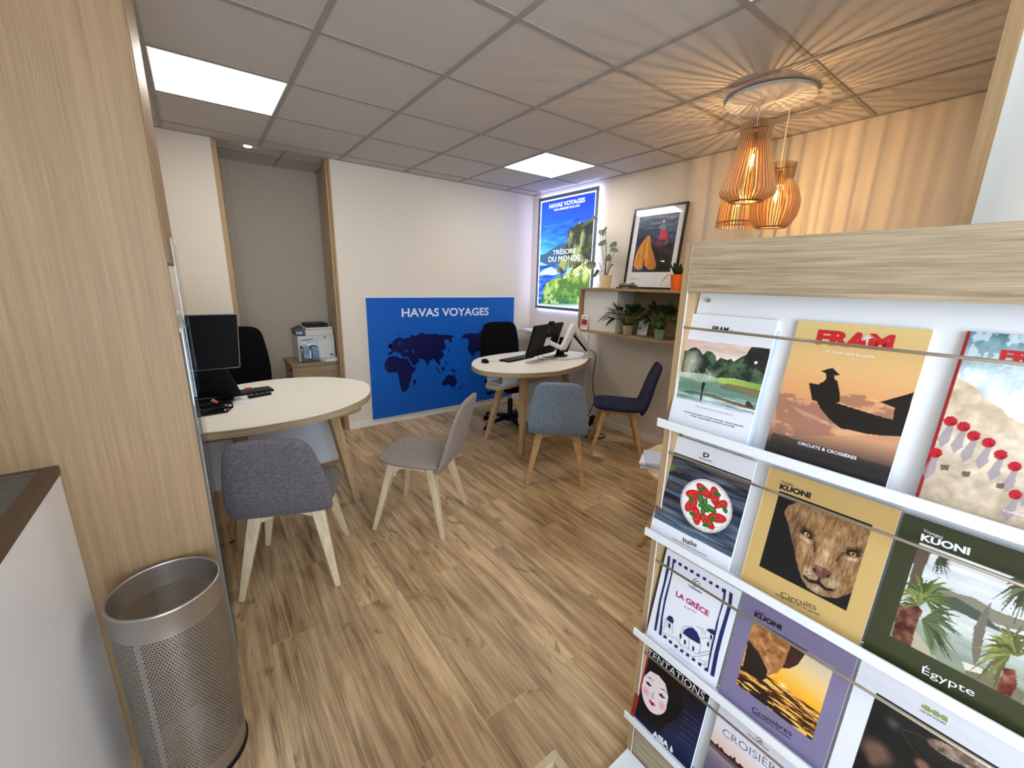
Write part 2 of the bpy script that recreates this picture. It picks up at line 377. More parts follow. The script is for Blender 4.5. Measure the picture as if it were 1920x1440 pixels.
class Art:
    def __init__(s, plane, u0, u1, v0, v1, res, crop, bg):
        s.p = plane; s.nu = int((u1 - u0) / res); s.nv = int((v1 - v0) / res); s.crop = crop
        u = np.linspace(u0, u1, s.nu + 1); v = np.linspace(v0, v1, s.nv + 1)
        s.U, s.V = np.meshgrid(u, v); s.img = np.zeros(s.U.shape + (3,)); s.img[:] = np.array(bg) / 255.
    def P(s, x, y): cx, cy, k = s.crop; return s.p.uv(cx + x / k, cy + y / k)
    def mask(s, pts):
        P = [s.P(*q) for q in pts]; m = np.zeros(s.U.shape, bool); n = len(P)
        for i in range(n):
            a = P[i]; b = P[(i + 1) % n]
            if abs(b[1] - a[1]) < 1e-12: continue
            c = ((a[1] > s.V) != (b[1] > s.V)) & (s.U < (b[0] - a[0]) * (s.V - a[1]) / (b[1] - a[1]) + a[0])
            m ^= c
        return m
    def blend(s, m, col, a=1.0):
        m = (m.astype(float) * a)[..., None]; c = np.array(col, float)
        if c.max() > 1.01 or c.ndim == 1: c = c / 255.
        s.img = s.img * (1 - m) + c * m; return s
    def poly(s, pts, col, a=1.0): return s.blend(s.mask(pts), col, a)
    def ell(s, c, r, col, a=1.0, soft=0.0, ru=None, ang=0):
        C = s.P(*c); rr = r if ru is None else ru; ca, sa = math.cos(ang), math.sin(ang)
        dx = s.U - C[0]; dy = s.V - C[1]; x = (dx * ca + dy * sa) / rr; y = (-dx * sa + dy * ca) / r
        d = np.sqrt(x * x + y * y)
        m = np.clip((1 - d) / soft, 0, 1) if soft else (d < 1)
        return s.blend(m, col, a)
    def norm(s):
        u0, u1, v0, v1 = s.U.min(), s.U.max(), s.V.min(), s.V.max()
        s.P = lambda x, y: np.array([u0 + x * (u1 - u0), v1 - y * (v1 - v0)]); s.W = u1 - u0; return s
    def e(s, cx, cy, rx, ry, col, a=1.0, soft=0.0, ang=0.0):
        return s.ell((cx, cy), ry * s.W, col, a, soft, rx * s.W, ang)
    def rect(s, x0, y0, x1, y1): return s.mask([(x0, y0), (x1, y0), (x1, y1), (x0, y1)])
    def lin(s, a, b):
        A = s.P(*a); B = s.P(*b); d = B - A
        return np.clip(((s.U - A[0]) * d[0] + (s.V - A[1]) * d[1]) / (d @ d), 0, 1)
    def grad(s, m, a, b, stops):
        t = s.lin(a, b); xs = [q[0] for q in stops]
        c = np.stack([np.interp(t, xs, [q[1][k] for q in stops]) for k in range(3)], -1) / 255.
        mm = m.astype(float)[..., None]; s.img = s.img * (1 - mm) + c * mm; return s
    def noise(s, m, amp, sc, seed, su=1, sv=1, octs=4, tint=(1, 1, 1)):
        n = (vnoise(s.U, s.V, sc, seed, octs, su, sv) - .5) * 2 * amp
        s.img = np.clip(s.img + (n * m)[..., None] * np.array(tint), 0, 1); return s
    def build(s, name, mat, parent, off=0.0004):
        H, Wd = s.U.shape; co = s.p.o + s.U[..., None] * s.p.u + s.V[..., None] * s.p.v + s.p.n * off
        me = bpy.data.meshes.new(name); nv = H * Wd; me.vertices.add(nv); me.vertices.foreach_set('co', co.reshape(-1))
        i = np.arange(H - 1)[:, None] * Wd + np.arange(Wd - 1)[None]; q = np.stack([i, i + 1, i + Wd + 1, i + Wd], -1).reshape(-1, 4)
        me.loops.add(q.size); me.loops.foreach_set('vertex_index', q.reshape(-1))
        me.polygons.add(len(q)); me.polygons.foreach_set('loop_start', np.arange(0, q.size, 4)); me.polygons.foreach_set('loop_total', np.full(len(q), 4))
        me.update(calc_edges=True); me.validate()
        at = me.color_attributes.new('Col', 'FLOAT_COLOR', 'POINT'); c = np.clip(s.img, 0, 1)
        c = np.where(c <= .04045, c / 12.92, ((c + .055) / 1.055) ** 2.4)
        at.data.foreach_set('color', np.concatenate([c, np.ones((H, Wd, 1))], -1).reshape(-1)); me.materials.append(mat)
        o = bpy.data.objects.new(name, me); COL.objects.link(o); attach(o, parent); return o
# ================================================================== room shell
XL, XR, YF, YN, ZC = -0.85, 3.36, 4.12, -1.5, 2.49
def floor_mat():
    m, nt, b = newmat('vinyl_planks'); N = nt.nodes; L = nt.links
    tc = N.new('ShaderNodeTexCoord'); sp = N.new('ShaderNodeSeparateXYZ'); L.new(tc.outputs['Object'], sp.inputs[0])
    cb = N.new('ShaderNodeCombineXYZ'); L.new(sp.outputs[1], cb.inputs[0]); L.new(sp.outputs[0], cb.inputs[1])
    mp = N.new('ShaderNodeMapping'); mp.inputs['Location'].default_value = (.29, -.058, 0); L.new(cb.outputs[0], mp.inputs[0])
    br = N.new('ShaderNodeTexBrick'); br.offset = .37; br.inputs['Scale'].default_value = 1; br.inputs['Brick Width'].default_value = 1.22
    br.inputs['Row Height'].default_value = .185; br.inputs['Mortar Size'].default_value = .0012; br.inputs['Bias'].default_value = 0
    br.inputs['Color1'].default_value = (0, 0, 0, 1); br.inputs['Color2'].default_value = (1, 1, 1, 1); br.inputs['Mortar'].default_value = (.5, .5, .5, 1)
    br.inputs['Mortar Smooth'].default_value = .2
    L.new(mp.outputs[0], br.inputs['Vector'])
    # grain, offset plank by plank
    of = N.new('ShaderNodeVectorMath'); of.operation = 'MULTIPLY_ADD'; of.inputs[1].default_value = (7.3, 3.1, 5.7); 
    L.new(br.outputs['Color'], of.inputs[0]); L.new(cb.outputs[0], of.inputs[2])
    def ns(st, sc, det, dist, rough=.6):
        q = N.new('ShaderNodeMapping'); q.inputs['Scale'].default_value = st; L.new(of.outputs[0], q.inputs[0])
        n = N.new('ShaderNodeTexNoise'); n.inputs['Scale'].default_value = sc; n.inputs['Detail'].default_value = det
        n.inputs['Distortion'].default_value = dist; n.inputs['Roughness'].default_value = rough; L.new(q.outputs[0], n.inputs[0]); return n
    g1 = ns((.07, 1, 1), 34, 6, .5); g2 = ns((.02, 1, 1), 150, 4, .1, .7); g3 = ns((.22, 1, 1), 6, 4, .9); kn = ns((.38, 1, 1), 8, 5, 1.2, .7)
    def mth(op, a, c=None, d=None):
        q = N.new('ShaderNodeMath'); q.operation = op
        for i, x in enumerate((a, c, d)):
            if x is None: continue
            if isinstance(x, (int, float)): q.inputs[i].default_value = x
            else: L.new(x, q.inputs[i])
        return q.outputs[0]
    s = mth('MULTIPLY', g1.outputs['Fac'], .45); s = mth('MULTIPLY_ADD', g2.outputs['Fac'], .25, s); s = mth('MULTIPLY_ADD', g3.outputs['Fac'], .3, s)
    cr = N.new('ShaderNodeValToRGB'); e = cr.color_ramp.elements
    e[0].position = .38; e[0].color = (*rgb(122, 94, 64), 1); e[1].position = .62; e[1].color = (*rgb(222, 196, 154), 1)
    k = e.new(.5); k.color = (*rgb(186, 157, 118), 1)
    L.new(s, cr.inputs[0])
    # dark knots and cracks
    kr = N.new('ShaderNodeMapRange'); kr.inputs[1].default_value = .59; kr.inputs[2].default_value = .68; kr.inputs[3].default_value = 0; kr.inputs[4].default_value = .6
    L.new(kn.outputs['Fac'], kr.inputs[0])
    mk = N.new('ShaderNodeMix'); mk.data_type = 'RGBA'; mk.inputs[7].default_value = (*rgb(92, 62, 40), 1)
    L.new(kr.outputs[0], mk.inputs[0]); L.new(cr.outputs[0], mk.inputs[6])
    # plank to plank tone
    tn = N.new('ShaderNodeMapRange'); tn.inputs[3].default_value = .80; tn.inputs[4].default_value = 1.10; L.new(br.outputs['Color'], tn.inputs[0])
    sc_ = N.new('ShaderNodeVectorMath'); sc_.operation = 'SCALE'; L.new(mk.outputs[2], sc_.inputs[0]); L.new(tn.outputs[0], sc_.inputs['Scale'])
    md = N.new('ShaderNodeMix'); md.data_type = 'RGBA'; md.inputs[7].default_value = (*rgb(196, 168, 130), 1)
    mf = mth('MULTIPLY', br.outputs['Fac'], .5); L.new(mf, md.inputs[0]); L.new(sc_.outputs[0], md.inputs[6])
    L.new(md.outputs[2], b.inputs['Base Color']); b.inputs['Roughness'].default_value = .42; b.inputs['Specular IOR Level'].default_value = .4
    bp = N.new('ShaderNodeBump'); bp.inputs['Strength'].default_value = .2; bp.inputs['Distance'].default_value = .001
    hb = mth('SUBTRACT', s, br.outputs['Fac']); L.new(hb, bp.inputs['Height']); L.new(bp.outputs[0], b.inputs['Normal'])
    return m
struct(MB().box(XL, XR, YN, 4.85, -.05, 0).build('floor', floor_mat()))
def wallbox(name, *b, mat='wall'): return struct(MB().box(*b).build(name, MT[mat]))
AX0, AX1 = .222, 1.061
wallbox('wall_far', XL, AX0, YF, YF + .1, 0, 2.6)
wallbox('wall_far', AX1, XR, YF, YF + .1, 0, 2.6)
wallbox('wall_right', XR, XR + .1, YN, YF + .1, 0, 2.6)
wallbox('wall_left', XL - .1, XL, YN, YF + .1, 0, 2.6)
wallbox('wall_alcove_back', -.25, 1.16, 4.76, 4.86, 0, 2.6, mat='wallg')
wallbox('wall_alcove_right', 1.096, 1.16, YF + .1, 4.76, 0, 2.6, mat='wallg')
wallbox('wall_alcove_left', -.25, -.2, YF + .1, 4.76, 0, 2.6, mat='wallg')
struct(MB().box(.352, .355, 4.756, 4.7605, 0, 2.49).build('trim_1', MT['grey']))
# shopfront behind the camera: plinth, head and posts around one big opening
wallbox('wall_near', XL, XR, YN - .1, YN, 0, .12)
wallbox('wall_near', XL, XR, YN - .1, YN, 2.42, 2.6)
wallbox('wall_near', 1.36, XR, YN - .1, YN, .12, 2.42)  # unseen solid section, closed to keep direct daylight off the partition
fr = MB()
for x in (XL + .03, .25, 1.33): fr.box(x - .03, x + .03, YN - .08, YN - .02, .12, 2.42)
struct(fr.build('window_1', MT['grey']))
# ceiling: one tiled plane with its grid of bars
ceil = MB().box(XL, XR, YN, YF, ZC + .002, ZC + .1); ceil.box(-.25, 1.16, YF, 4.86, ZC + .002, ZC + .1)
struct(ceil.build('ceiling', MT['tile']))
GX0, GY0 = .541, 2.133
g = MB()
for i in range(-2, 5): g.box(GX0 + .6 * i - .012, GX0 + .6 * i + .012, YN, YF, ZC - .003, ZC + .004)
for j in range(-6, 4): g.box(XL, XR, GY0 + .6 * j - .0119, GY0 + .6 * j + .0119, ZC - .0028, ZC + .004)
g.box(XL, XR, YF - .02, YF - .0005, ZC - .0032, ZC + .004); g.box(XR - .02, XR - .0005, YN, YF, ZC - .0031, ZC + .004)
g.box(.715, .735, YF + .02, 4.75, ZC - .003, ZC + .004); g.box(-.2, 1.095, 4.35, 4.37, ZC - .0029, ZC + .004)
g.box(1.075, 1.095, YF + .1, 4.76, ZC - .0031, ZC + .004); g.box(-.2, 1.095, 4.742, 4.759, ZC - .0032, ZC + .004)
struct(g.build('trim_2', MT['grid']))
def baseboard(name, *b): struct(MB().box(*b).build(name, MT['base'], bevel=.003))
baseboard('baseboard_far', AX1 + .001, XR - .014, YF - .013, YF - .0005, 0, .07)
baseboard('baseboard_right', XR - .013, XR - .0005, .21, YF - .001, 0, .07)
baseboard('baseboard_right', XR - .0075, XR - .0006, .21, YF - .001, .071, .078)
for x in (AX0, AX1 - .039):
    struct(MB().box(x, x + .034 if x < .5 else x + .018, YF - .004, YF + .1, 0, ZC - .004).build('door_1' if x < .5 else 'trim_3', MT['oakv'], bevel=.002))
struct(MB().box(AX1 - .019, AX1, YF - .008, YF + .1, 0, ZC - .004).build('trim_4', MT['oakv'], bevel=.002))
bpy.data.objects['door_1'].name = 'trim_5'
# partition screen at the far right, its oak edge towards the room
struct(MB().box(1.352, XR - .001, .1695, .194, 0, ZC - .004).build('wall_partition', MT['screenwhite']))
struct(MB().box(1.345, 1.3515, .168, .1955, 0, ZC - .004).build('trim_6', MT['oakv']))
# ================================================================== ceiling lights
def ceiling_panel(i, j, label):
    x = GX0 + .6 * i; y = GY0 + .6 * j
    t = thing('ceiling_light', label, 'ceiling light', (x + .3, y + .3, ZC - .006), 0, 'square led panels in the ceiling grid')
    if 'out of' in label:
        del t['label'], t['category'], t['group']; t['kind'] = 'structure'
    f = MB(); a = .018
    for q in ((x + a - .006, x + .6 - a + .006, y + a - .006, y + a), (x + a - .006, x + .6 - a + .006, y + .6 - a, y + .6 - a + .006),
              (x + a - .006, x + a, y + a, y + .6 - a), (x + .6 - a, x + .6 - a + .006, y + a, y + .6 - a)):
        f.box(*q, ZC - .004, ZC + .0015)
    f.build('light_frame', MT['white'], t)
    MB().box(x + a, x + .6 - a, y + a, y + .6 - a, ZC - .002, ZC + .0015).build('diffuser', MT['lightpanel'], t)
ceiling_panel(-1, 1, 'square LED ceiling panel at the left, above the desk by the alcove')
ceiling_panel(3, 1, 'square LED ceiling panel near the far corner by the lit poster')
ceiling_panel(1, -3, 'square LED ceiling panel added for light behind the viewpoint, out of the picture')  # this panel and the next are unseen, added to light the room
ceiling_panel(3, -5, 'square LED ceiling panel added for light nearest the shopfront, out of the picture')
t = thing('recessed_spotlight', 'tiny round recessed spotlight in the alcove ceiling', 'spotlight', (.47, 4.19, ZC - .004))
MB().lathe([(.034, ZC - .003), (.036, ZC - .001), (.036, ZC + .001)], (.47, 4.19), 24).build('spot_rim', MT['white'], t)
MB().lathe([(.028, ZC - .006), (.029, ZC - .0031)], (.47, 4.19), 24).build('spot_lens', MT['spot'], t)

# ================================================================== pendant cluster
def shade(t, c, prof, n, rings, fin_w=.024, th=.0030, vertical=False):
    """fins: radial slats following prof [(r, z) ...]"""
    X, Y = c; P = spline([(r, z) for r, z in prof], 5, False) if not vertical else [Vector((r, z, 0)) for r, z in prof]
    m = MB()
    for k in range(n):
        a = 2 * math.pi * (k + .5) / n; ca, sa = math.cos(a), math.sin(a); tx, ty = -sa * th / 2, ca * th / 2
        o = [(p.x, p.y) for p in P]; i_ = [(max(p.x - fin_w * (.55 if p.y > rings[0] else 1), .02), p.y) for p in P]
        vs = []
        for (r, z), (ri, zi) in zip(o, i_):
            for rr, zz, sg in ((r, z, 1), (r, z, -1), (ri, zi, 1), (ri, zi, -1)):
                vs.append((X + rr * ca + sg * tx, Y + rr * sa + sg * ty, zz))
        fs = []; mi = []
        for q in range(len(o) - 1):
            b = q * 4; e = b + 4
            fs += [(b, b + 1, e + 1, e), (b + 2, e + 2, e + 3, b + 3), (b, e, e + 2, b + 2), (b + 1, b + 3, e + 3, e + 1)]
        fs += [(0, 2, 3, 1), (len(vs) - 4, len(vs) - 3, len(vs) - 1, len(vs) - 2)]
        m.mat(0); m.add(vs, fs)
        for idx in range(len(m.f) - len(fs), len(m.f)):
            if (idx - (len(m.f) - len(fs))) % 4 == 0 and idx < len(m.f) - 2: m.mi[idx] = 1
    s = m.build('lamp_shade', [MT['slat'], MT['slatd']], t)
    def at(z):
        for a, b in zip(P[:-1], P[1:]):
            if min(a.y, b.y) <= z <= max(a.y, b.y):
                return a.x + (b.x - a.x) * (z - a.y) / ((b.y - a.y) or 1)
        return P[-1].x
    for z in rings:
        r = MB(); ro = at(z) - .004
        r.loft([[(X + rr * math.cos(2 * math.pi * i / 40), Y + rr * math.sin(2 * math.pi * i / 40), zz) for i in range(40)] for rr, zz in
                ((ro, z - .002), (ro, z + .002), (ro - .022, z + .002), (ro - .022, z - .002), (ro, z - .002))], caps=False)
        r.build('shade_ring', MT['slatd'], s)
    return s
def bulb(t, c, z, cord_top, socket_z, ctop=None):
    X, Y = c; ctop = ctop or c
    MB().tube([(*ctop, cord_top), (X, Y, socket_z)], .003, 8).build('cord', MT['cordw'], t)
    MB().lathe([(.012, socket_z + .03), (.021, socket_z + .02), (.021, socket_z - .045), (.017, socket_z - .05)], c, 20).build('socket', MT['darkgrey'], t)
    zb = socket_z - .05
    b = MB().lathe([(.012, zb), (.016, zb - .02), (.022, zb - .05), (.0225, zb - .075), (.018, zb - .1), (.006, zb - .112)], c, 20).build('bulb', MT['bulbglass'], t, smooth=True)
    fm = MB()
    for k in range(4):
        a = math.pi / 2 * k + .4; fx, fy = X + .006 * math.cos(a), Y + .006 * math.sin(a)
        fm.tube([(fx, fy, zb - .025), (fx, fy, zb - .080)], .0016, 6)
    fm.build('filament', MT['bulb'], b)
    l = bpy.data.lights.new('bulb_light', 'POINT'); l.energy = 1.9; l.color = (1, .63, .30); l.shadow_soft_size = .0015
    o = bpy.data.objects.new('bulb_light', l); COL.objects.link(o); o.location = (X, Y, zb - .055); o.parent = t
    o.matrix_parent_inverse = Matrix.Translation(t.location).inverted()
RC = (2.61, 1.21)
cr = MB().lathe([(.213, ZC - .004), (.215, ZC - .020), (.210, ZC - .023), (.01, ZC - .023)], RC, 64).build('ceiling_rose', MT['white'], smooth=True, autosm=35)
tag(cr, 'round white ceiling rose from which the pendant lamps hang', 'ceiling rose')
G = 'slatted wooden pendant lamps hanging from one rose'
L1, L2, L3 = (2.46, 1.185), (2.80, 1.18), (2.87, 1.425)
t = thing('pendant_lamp', 'nearest wooden pendant with long flared slatted shade, hanging highest', 'pendant lamp', (*L1, 1.936), 0, G)
shade(t, L1, [(.077, 2.321), (.073, 2.245), (.074, 2.228), (.103, 2.115), (.134, 2.013), (.139, 1.99), (.129, 1.968), (.079, 1.937)], 44, [2.284, 1.941], vertical=True)
bulb(t, L1, 0, ZC - .023, 2.250)
t = thing('pendant_lamp', 'round ball-shaped slatted wooden pendant at the right, on a visible white cord', 'pendant lamp', (*L2, 1.833), 0, G)
shade(t, L2, [(.083, 2.184), (.075, 2.10), (.079, 2.09), (.110, 2.045), (.128, 1.99), (.131, 1.952), (.122, 1.90), (.100, 1.858), (.080, 1.836)], 44, [2.148, 1.840], vertical=True)
bulb(t, L2, 0, ZC - .023, 2.12)
t = thing('pendant_lamp', 'straight-sided slatted wooden pendant hidden behind the nearest one, open slat tips below', 'pendant lamp', (*L3, 1.866), 0, G)
shade(t, L3, [(.07, 2.20), (.066, 2.13), (.072, 2.11), (.100, 2.04), (.114, 1.98), (.120, 1.92), (.121, 1.866)], 36, [2.16, 1.896], vertical=True)
bulb(t, L3, 0, ZC - .023, 2.13, (2.76, 1.33))

# ================================================================== wall unit on the left
t = thing('wall_cabinet', 'tall oak wall unit filling the left edge, wide vertical-grained end panel', 'cabinet', (-.45, 1.82, 0))
MB().box(XL + .004, -.056, 1.52, 1.54, 0, ZC - .004).build('end_panel', MT['oakp'], t, bevel=.0015)
MB().box(XL + .004, -.25, 1.541, 2.12, 0, ZC - .006).build('carcass', MT['oakv'], t)
MB().box(-.249, -.053, 1.56, 2.25, 1.52, ZC - .03).build('upper_door', MT['oakv'], t, bevel=.002)
nb = MB(); nb.box(-.249, -.205, 1.545, 2.36, 1.30, 1.318); nb.box(-.249, -.24, 1.545, 2.25, 1.32, 1.515)
nb.build('shelf', MT['whitem'], t)
MB().box(-.249, -.075, 1.56, 2.10, .06, 1.298).build('lower_body', MT['oakv'], t)
MB().box(-.072, -.0495, 1.60, 2.37, .03, 1.318).build('sliding_door', MT['glossgrey'], t, bevel=.001)
MB().box(-.20, -.049, 1.60, 2.37, 1.3182, 1.330).build('door_cap', MT['whitem'], t)
MB().box(-.0485, -.0445, 1.75, 2.345, .01, 1.60).build('acrylic_panel', MT['acrylic'], t)
MB().box(-.12, -.058, 1.545, 2.12, 0, .028).build('kickboard', MT['oakx'], t)

# ================================================================== low white convector cover with grille top
t = thing('radiator_cover', 'low white radiator cover with bronze framed grille top, against the oak end panel', 'radiator cover', (-.6, .85, 0))
MB().box(XL + .004, -.353, .15, 1.516, 0, .965).build('casing', MT['white'], t, bevel=.001)
f = MB(); zz0, zz1 = .966, .992
f.box(-.385, -.351, .148, 1.517, zz0, zz1); f.box(XL + .004, -.385, 1.492, 1.517, zz0, zz1); f.box(XL + .004, -.385, .148, .18, zz0, zz1)
f.box(XL + .004, XL + .03, .18, 1.492, zz0, zz1)
f.build('top_frame', MT['bronze'], t, bevel=.002)
gm = MB(); k = 0; y = .184
gm.box(XL + .03, -.386, .181, 1.491, zz0, zz0 + .004)
gm.cur = 1
while y < 1.49: gm.box(XL + .03, -.386, y, y + .0045, zz0 + .0041, zz1 - .004); y += .0095
gm.build('grille', [MT['darkgrey'], MT['grille']], t)

# ================================================================== perforated waste bin
BC, BR = (-.178, 1.374), .126
def bin_():
    t = thing('waste_bin', 'tall round perforated steel waste bin beside the oak end panel', 'bin', (BC[0], BC[1], 0))
    m = MB(); n = 104; z0, z1 = .075, .555; rows = 62; dz = (z1 - z0) / rows; a0 = 2 * math.pi / n
    def p(a, z): return (BC[0] + BR * math.cos(a), BC[1] + BR * math.sin(a), z)
    seam = int(n * .66)
    for r in range(rows):
        zc = z0 + dz * (r + .5); sh = .5 * (r % 2)
        for k in range(n):
            ac = (k + sh + .5) * a0; h = a0 / 2; 
            outer = [(-1, -1), (0, -1), (1, -1), (1, 0), (1, 1), (0, 1), (-1, 1), (-1, 0)]
            vs = [p(ac + u * h, zc + v * dz / 2) for u, v in outer]
            if k in (seam, seam + 1): m.add(vs, [tuple(range(8))]); continue
            hr = .74
            vs += [p(ac + hr * h * math.cos(q), zc + hr * dz / 2 * math.sin(q)) for q in [math.radians(225 + 45 * i) for i in range(8)]]
            m.add(vs, [(i, (i + 1) % 8, 8 + (i + 1) % 8, 8 + i) for i in range(8)])
    b = MB()
    m.build('perforated_wall', MT['steel'], t, smooth=True)
    b = MB()
    b.loft([[(BC[0] + r * math.cos(2 * math.pi * i / 72), BC[1] + r * math.sin(2 * math.pi * i / 72), z) for i in range(72)] for r, z in
            ((BR, z1), (BR, .622), (BR + .003, .628), (BR + .002, .634), (BR - .003, .634), (BR - .003, .628), (BR - .002, .62), (BR - .0012, z1))], caps=False)
    b.build('rim_band', MT['steel'], t, smooth=True)
    b = MB().loft([[(BC[0] + r * math.cos(2 * math.pi * i / 72), BC[1] + r * math.sin(2 * math.pi * i / 72), z) for i in range(72)] for r, z in
            ((BR, z0), (BR, .014), (BR - .0015, .014), (BR - .0015, z0))], caps=False)
    b.lathe([(BR - .002, .016), (BR - .002, .018)], BC, 48)
    b.build('lower_band', MT['steel'], t, smooth=True, autosm=40)
    MB().lathe([(BR + .004, 0), (BR + .005, .006), (BR + .004, .013), (BR - .004, .0135)], BC, 72).build('rubber_base', MT['black'], t, smooth=True, autosm=40)
bin_()

# ================================================================== desks
def slab(m, pts, z0, z1): m.prism([(p.x, p.y) for p in pts], z0, z1)
def desk(name, label, c, outline, legs, board, box, panel):
    t = thing(name, label, 'desk', (*c, 0), 0, 'oval white-topped desks with oak edges')
    o = spline(outline, 8)
    m = MB(); slab(m, o, .708, .7465); m.build('edge_band', MT['oakx'], t, smooth=True, autosm=40)
    cx, cy = c; m = MB(); oi = [Vector((cx + (p.x - cx) * .9975, cy + (p.y - cy) * .9975, 0)) for p in o]
    slab(m, oi, .7467, .751); m.build('tabletop', MT['desk'], t, smooth=True, autosm=40)
    for f, tp, w in legs:
        MB().bar(Vector((*tp[:2], tp[2] if len(tp) > 2 else .707)), Vector((*f, 0)), .062, .042, .055, .04, side=(1, .3, 0)).build('leg', MT['oakt'], t, bevel=.004)
    b = spline(board, 8); m = MB(); slab(m, b, .566, .592); m.build('lower_shelf', MT['oakx'], t, smooth=True, autosm=40)
    m = MB(); bc = sum(b, Vector()) / len(b); slab(m, [bc + (p - bc) * .995 for p in b], .5921, .5965)
    m.build('shelf_top', MT['white'], t)
    # open storage box
    o0, u, w, d = box; u = Vector((*u, 0)).normalized(); n = Vector((-u.y, u.x, 0)); O = Vector((*o0, 0)); m = MB()
    for za, zb in ((.597, .605), (.698, .706)):
        m.obox(O + u * w / 2 + n * d / 2 + Vector((0, 0, (za + zb) / 2)), u, n, (0, 0, 1), w, d, zb - za)
    for s in (0.004, d - .004, ):
        m.obox(O + u * w / 2 + n * s + Vector((0, 0, .6515)), u, n, (0, 0, 1), w, .008, .093)
    m.obox(O + u * w * .55 + n * d / 2 + Vector((0, 0, .6515)), u, n, (0, 0, 1), .01, d - .016, .093)
    m.build('storage_box', MT['white'], t)
    a, b2, z0, z1 = panel; a = Vector((*a, 0)); b2 = Vector((*b2, 0)); u = (b2 - a).normalized(); n = Vector((-u.y, u.x, 0))
    MB().obox((a + b2) / 2 + Vector((0, 0, (z0 + z1) / 2)), u, n, (0, 0, 1), (b2 - a).length, .018, z1 - z0).build('modesty_panel', MT['kneeb'], t, bevel=.002)
    return t
desk('desk', 'oval white desk in the foreground left, by the tall oak wall unit', (.15, 2.87),
     [(.905, 2.92), (.853, 3.133), (.66, 3.34), (.393, 3.41), (.12, 3.36), (-.2, 3.26), (-.5, 3.08), (-.62, 2.85), (-.5, 2.62), (-.25, 2.45), (.0, 2.365), (.22, 2.345), (.462, 2.378), (.668, 2.486), (.825, 2.66)],
     [((.703, 2.682), (.585, 2.70), 1), ((.011, 2.51), (.10, 2.60), 1), ((.62, 3.2), (.52, 3.08), 1), ((-.40, 3.15), (-.30, 3.0), 1)],
     [(.86, 3.02), (.82, 3.12), (.70, 3.16), (.3, 3.10), (-.12, 3.0), (-.2, 2.9), (-.14, 2.79), (.05, 2.76), (.4, 2.80), (.74, 2.85), (.84, 2.92)],
     ((.02, 2.80), (1, .12), .66, .22), ((-.25, 3.0), (.70, 3.10), .155, .565))
desk('desk', 'smaller-looking oval white desk at the back, beside the lit poster wall', (2.6, 3.02),
     [(1.862, 2.90), (1.89, 3.10), (1.97, 3.24), (2.09, 3.37), (2.226, 3.444), (2.5, 3.50), (2.8, 3.50), (3.1, 3.42), (3.28, 3.25), (3.32, 3.08), (3.26, 2.95), (3.10, 2.83), (2.92, 2.70), (2.703, 2.605), (2.439, 2.547), (2.275, 2.57), (2.11, 2.63), (1.96, 2.74)],
     [((2.069, 3.134), (2.22, 3.10, .565), 1), ((2.127, 2.654), (2.21, 2.76), 1), ((3.0, 2.92), (2.92, 3.0), 1), ((3.08, 3.34), (2.98, 3.25), 1)],
     [(1.955, 2.98), (1.97, 2.90), (2.03, 2.845), (2.3, 2.88), (2.7, 2.98), (3.05, 3.07), (3.14, 3.16), (3.08, 3.26), (2.7, 3.22), (2.3, 3.12), (2.05, 3.07)],
     ((2.06, 2.865), (1, .24), .95, .19), ((2.34, 2.98), (3.08, 3.15), .155, .565))
gr = MB().lathe([(.034, .7512), (.036, .7535), (.028, .7545), (.004, .7540)], (.475, 2.998), 32).build('cable_grommet', MT['white'], smooth=True, autosm=40)
attach(gr, bpy.data.objects['desk'])

# ================================================================== chairs
def sring(c, ax, nz, w, th, n=28, e=3.2):
    """rounded-rectangle ring: half width w along ax, half thickness th along nz"""
    out = []
    for k in range(n):
        a = 2 * math.pi * k / n; ca, sa = math.cos(a), math.sin(a)
        x = math.copysign(abs(ca) ** (2 / e), ca) * w; z = math.copysign(abs(sa) ** (2 / e), sa) * th
        out.append(c + ax * x + nz * z)
    return out
def pad(stations, name, mat, parent, sub=1):
    """stations: (y, z, half_width, half_thickness, tilt) along the middle line; local +y is the front"""
    rings = []
    for i, (y, z, w, th) in enumerate(stations):
        a = Vector((0, stations[max(i - 1, 0)][0], stations[max(i - 1, 0)][1])); b = Vector((0, stations[min(i + 1, len(stations) - 1)][0], stations[min(i + 1, len(stations) - 1)][1]))
        t = (b - a).normalized(); nz = Vector((1, 0, 0)).cross(t); rings.append(sring(Vector((0, y, z)), Vector((1, 0, 0)), nz, w, th))
    m = MB().loft(rings); return m.build(name, mat, parent, smooth=True, subsurf=sub)
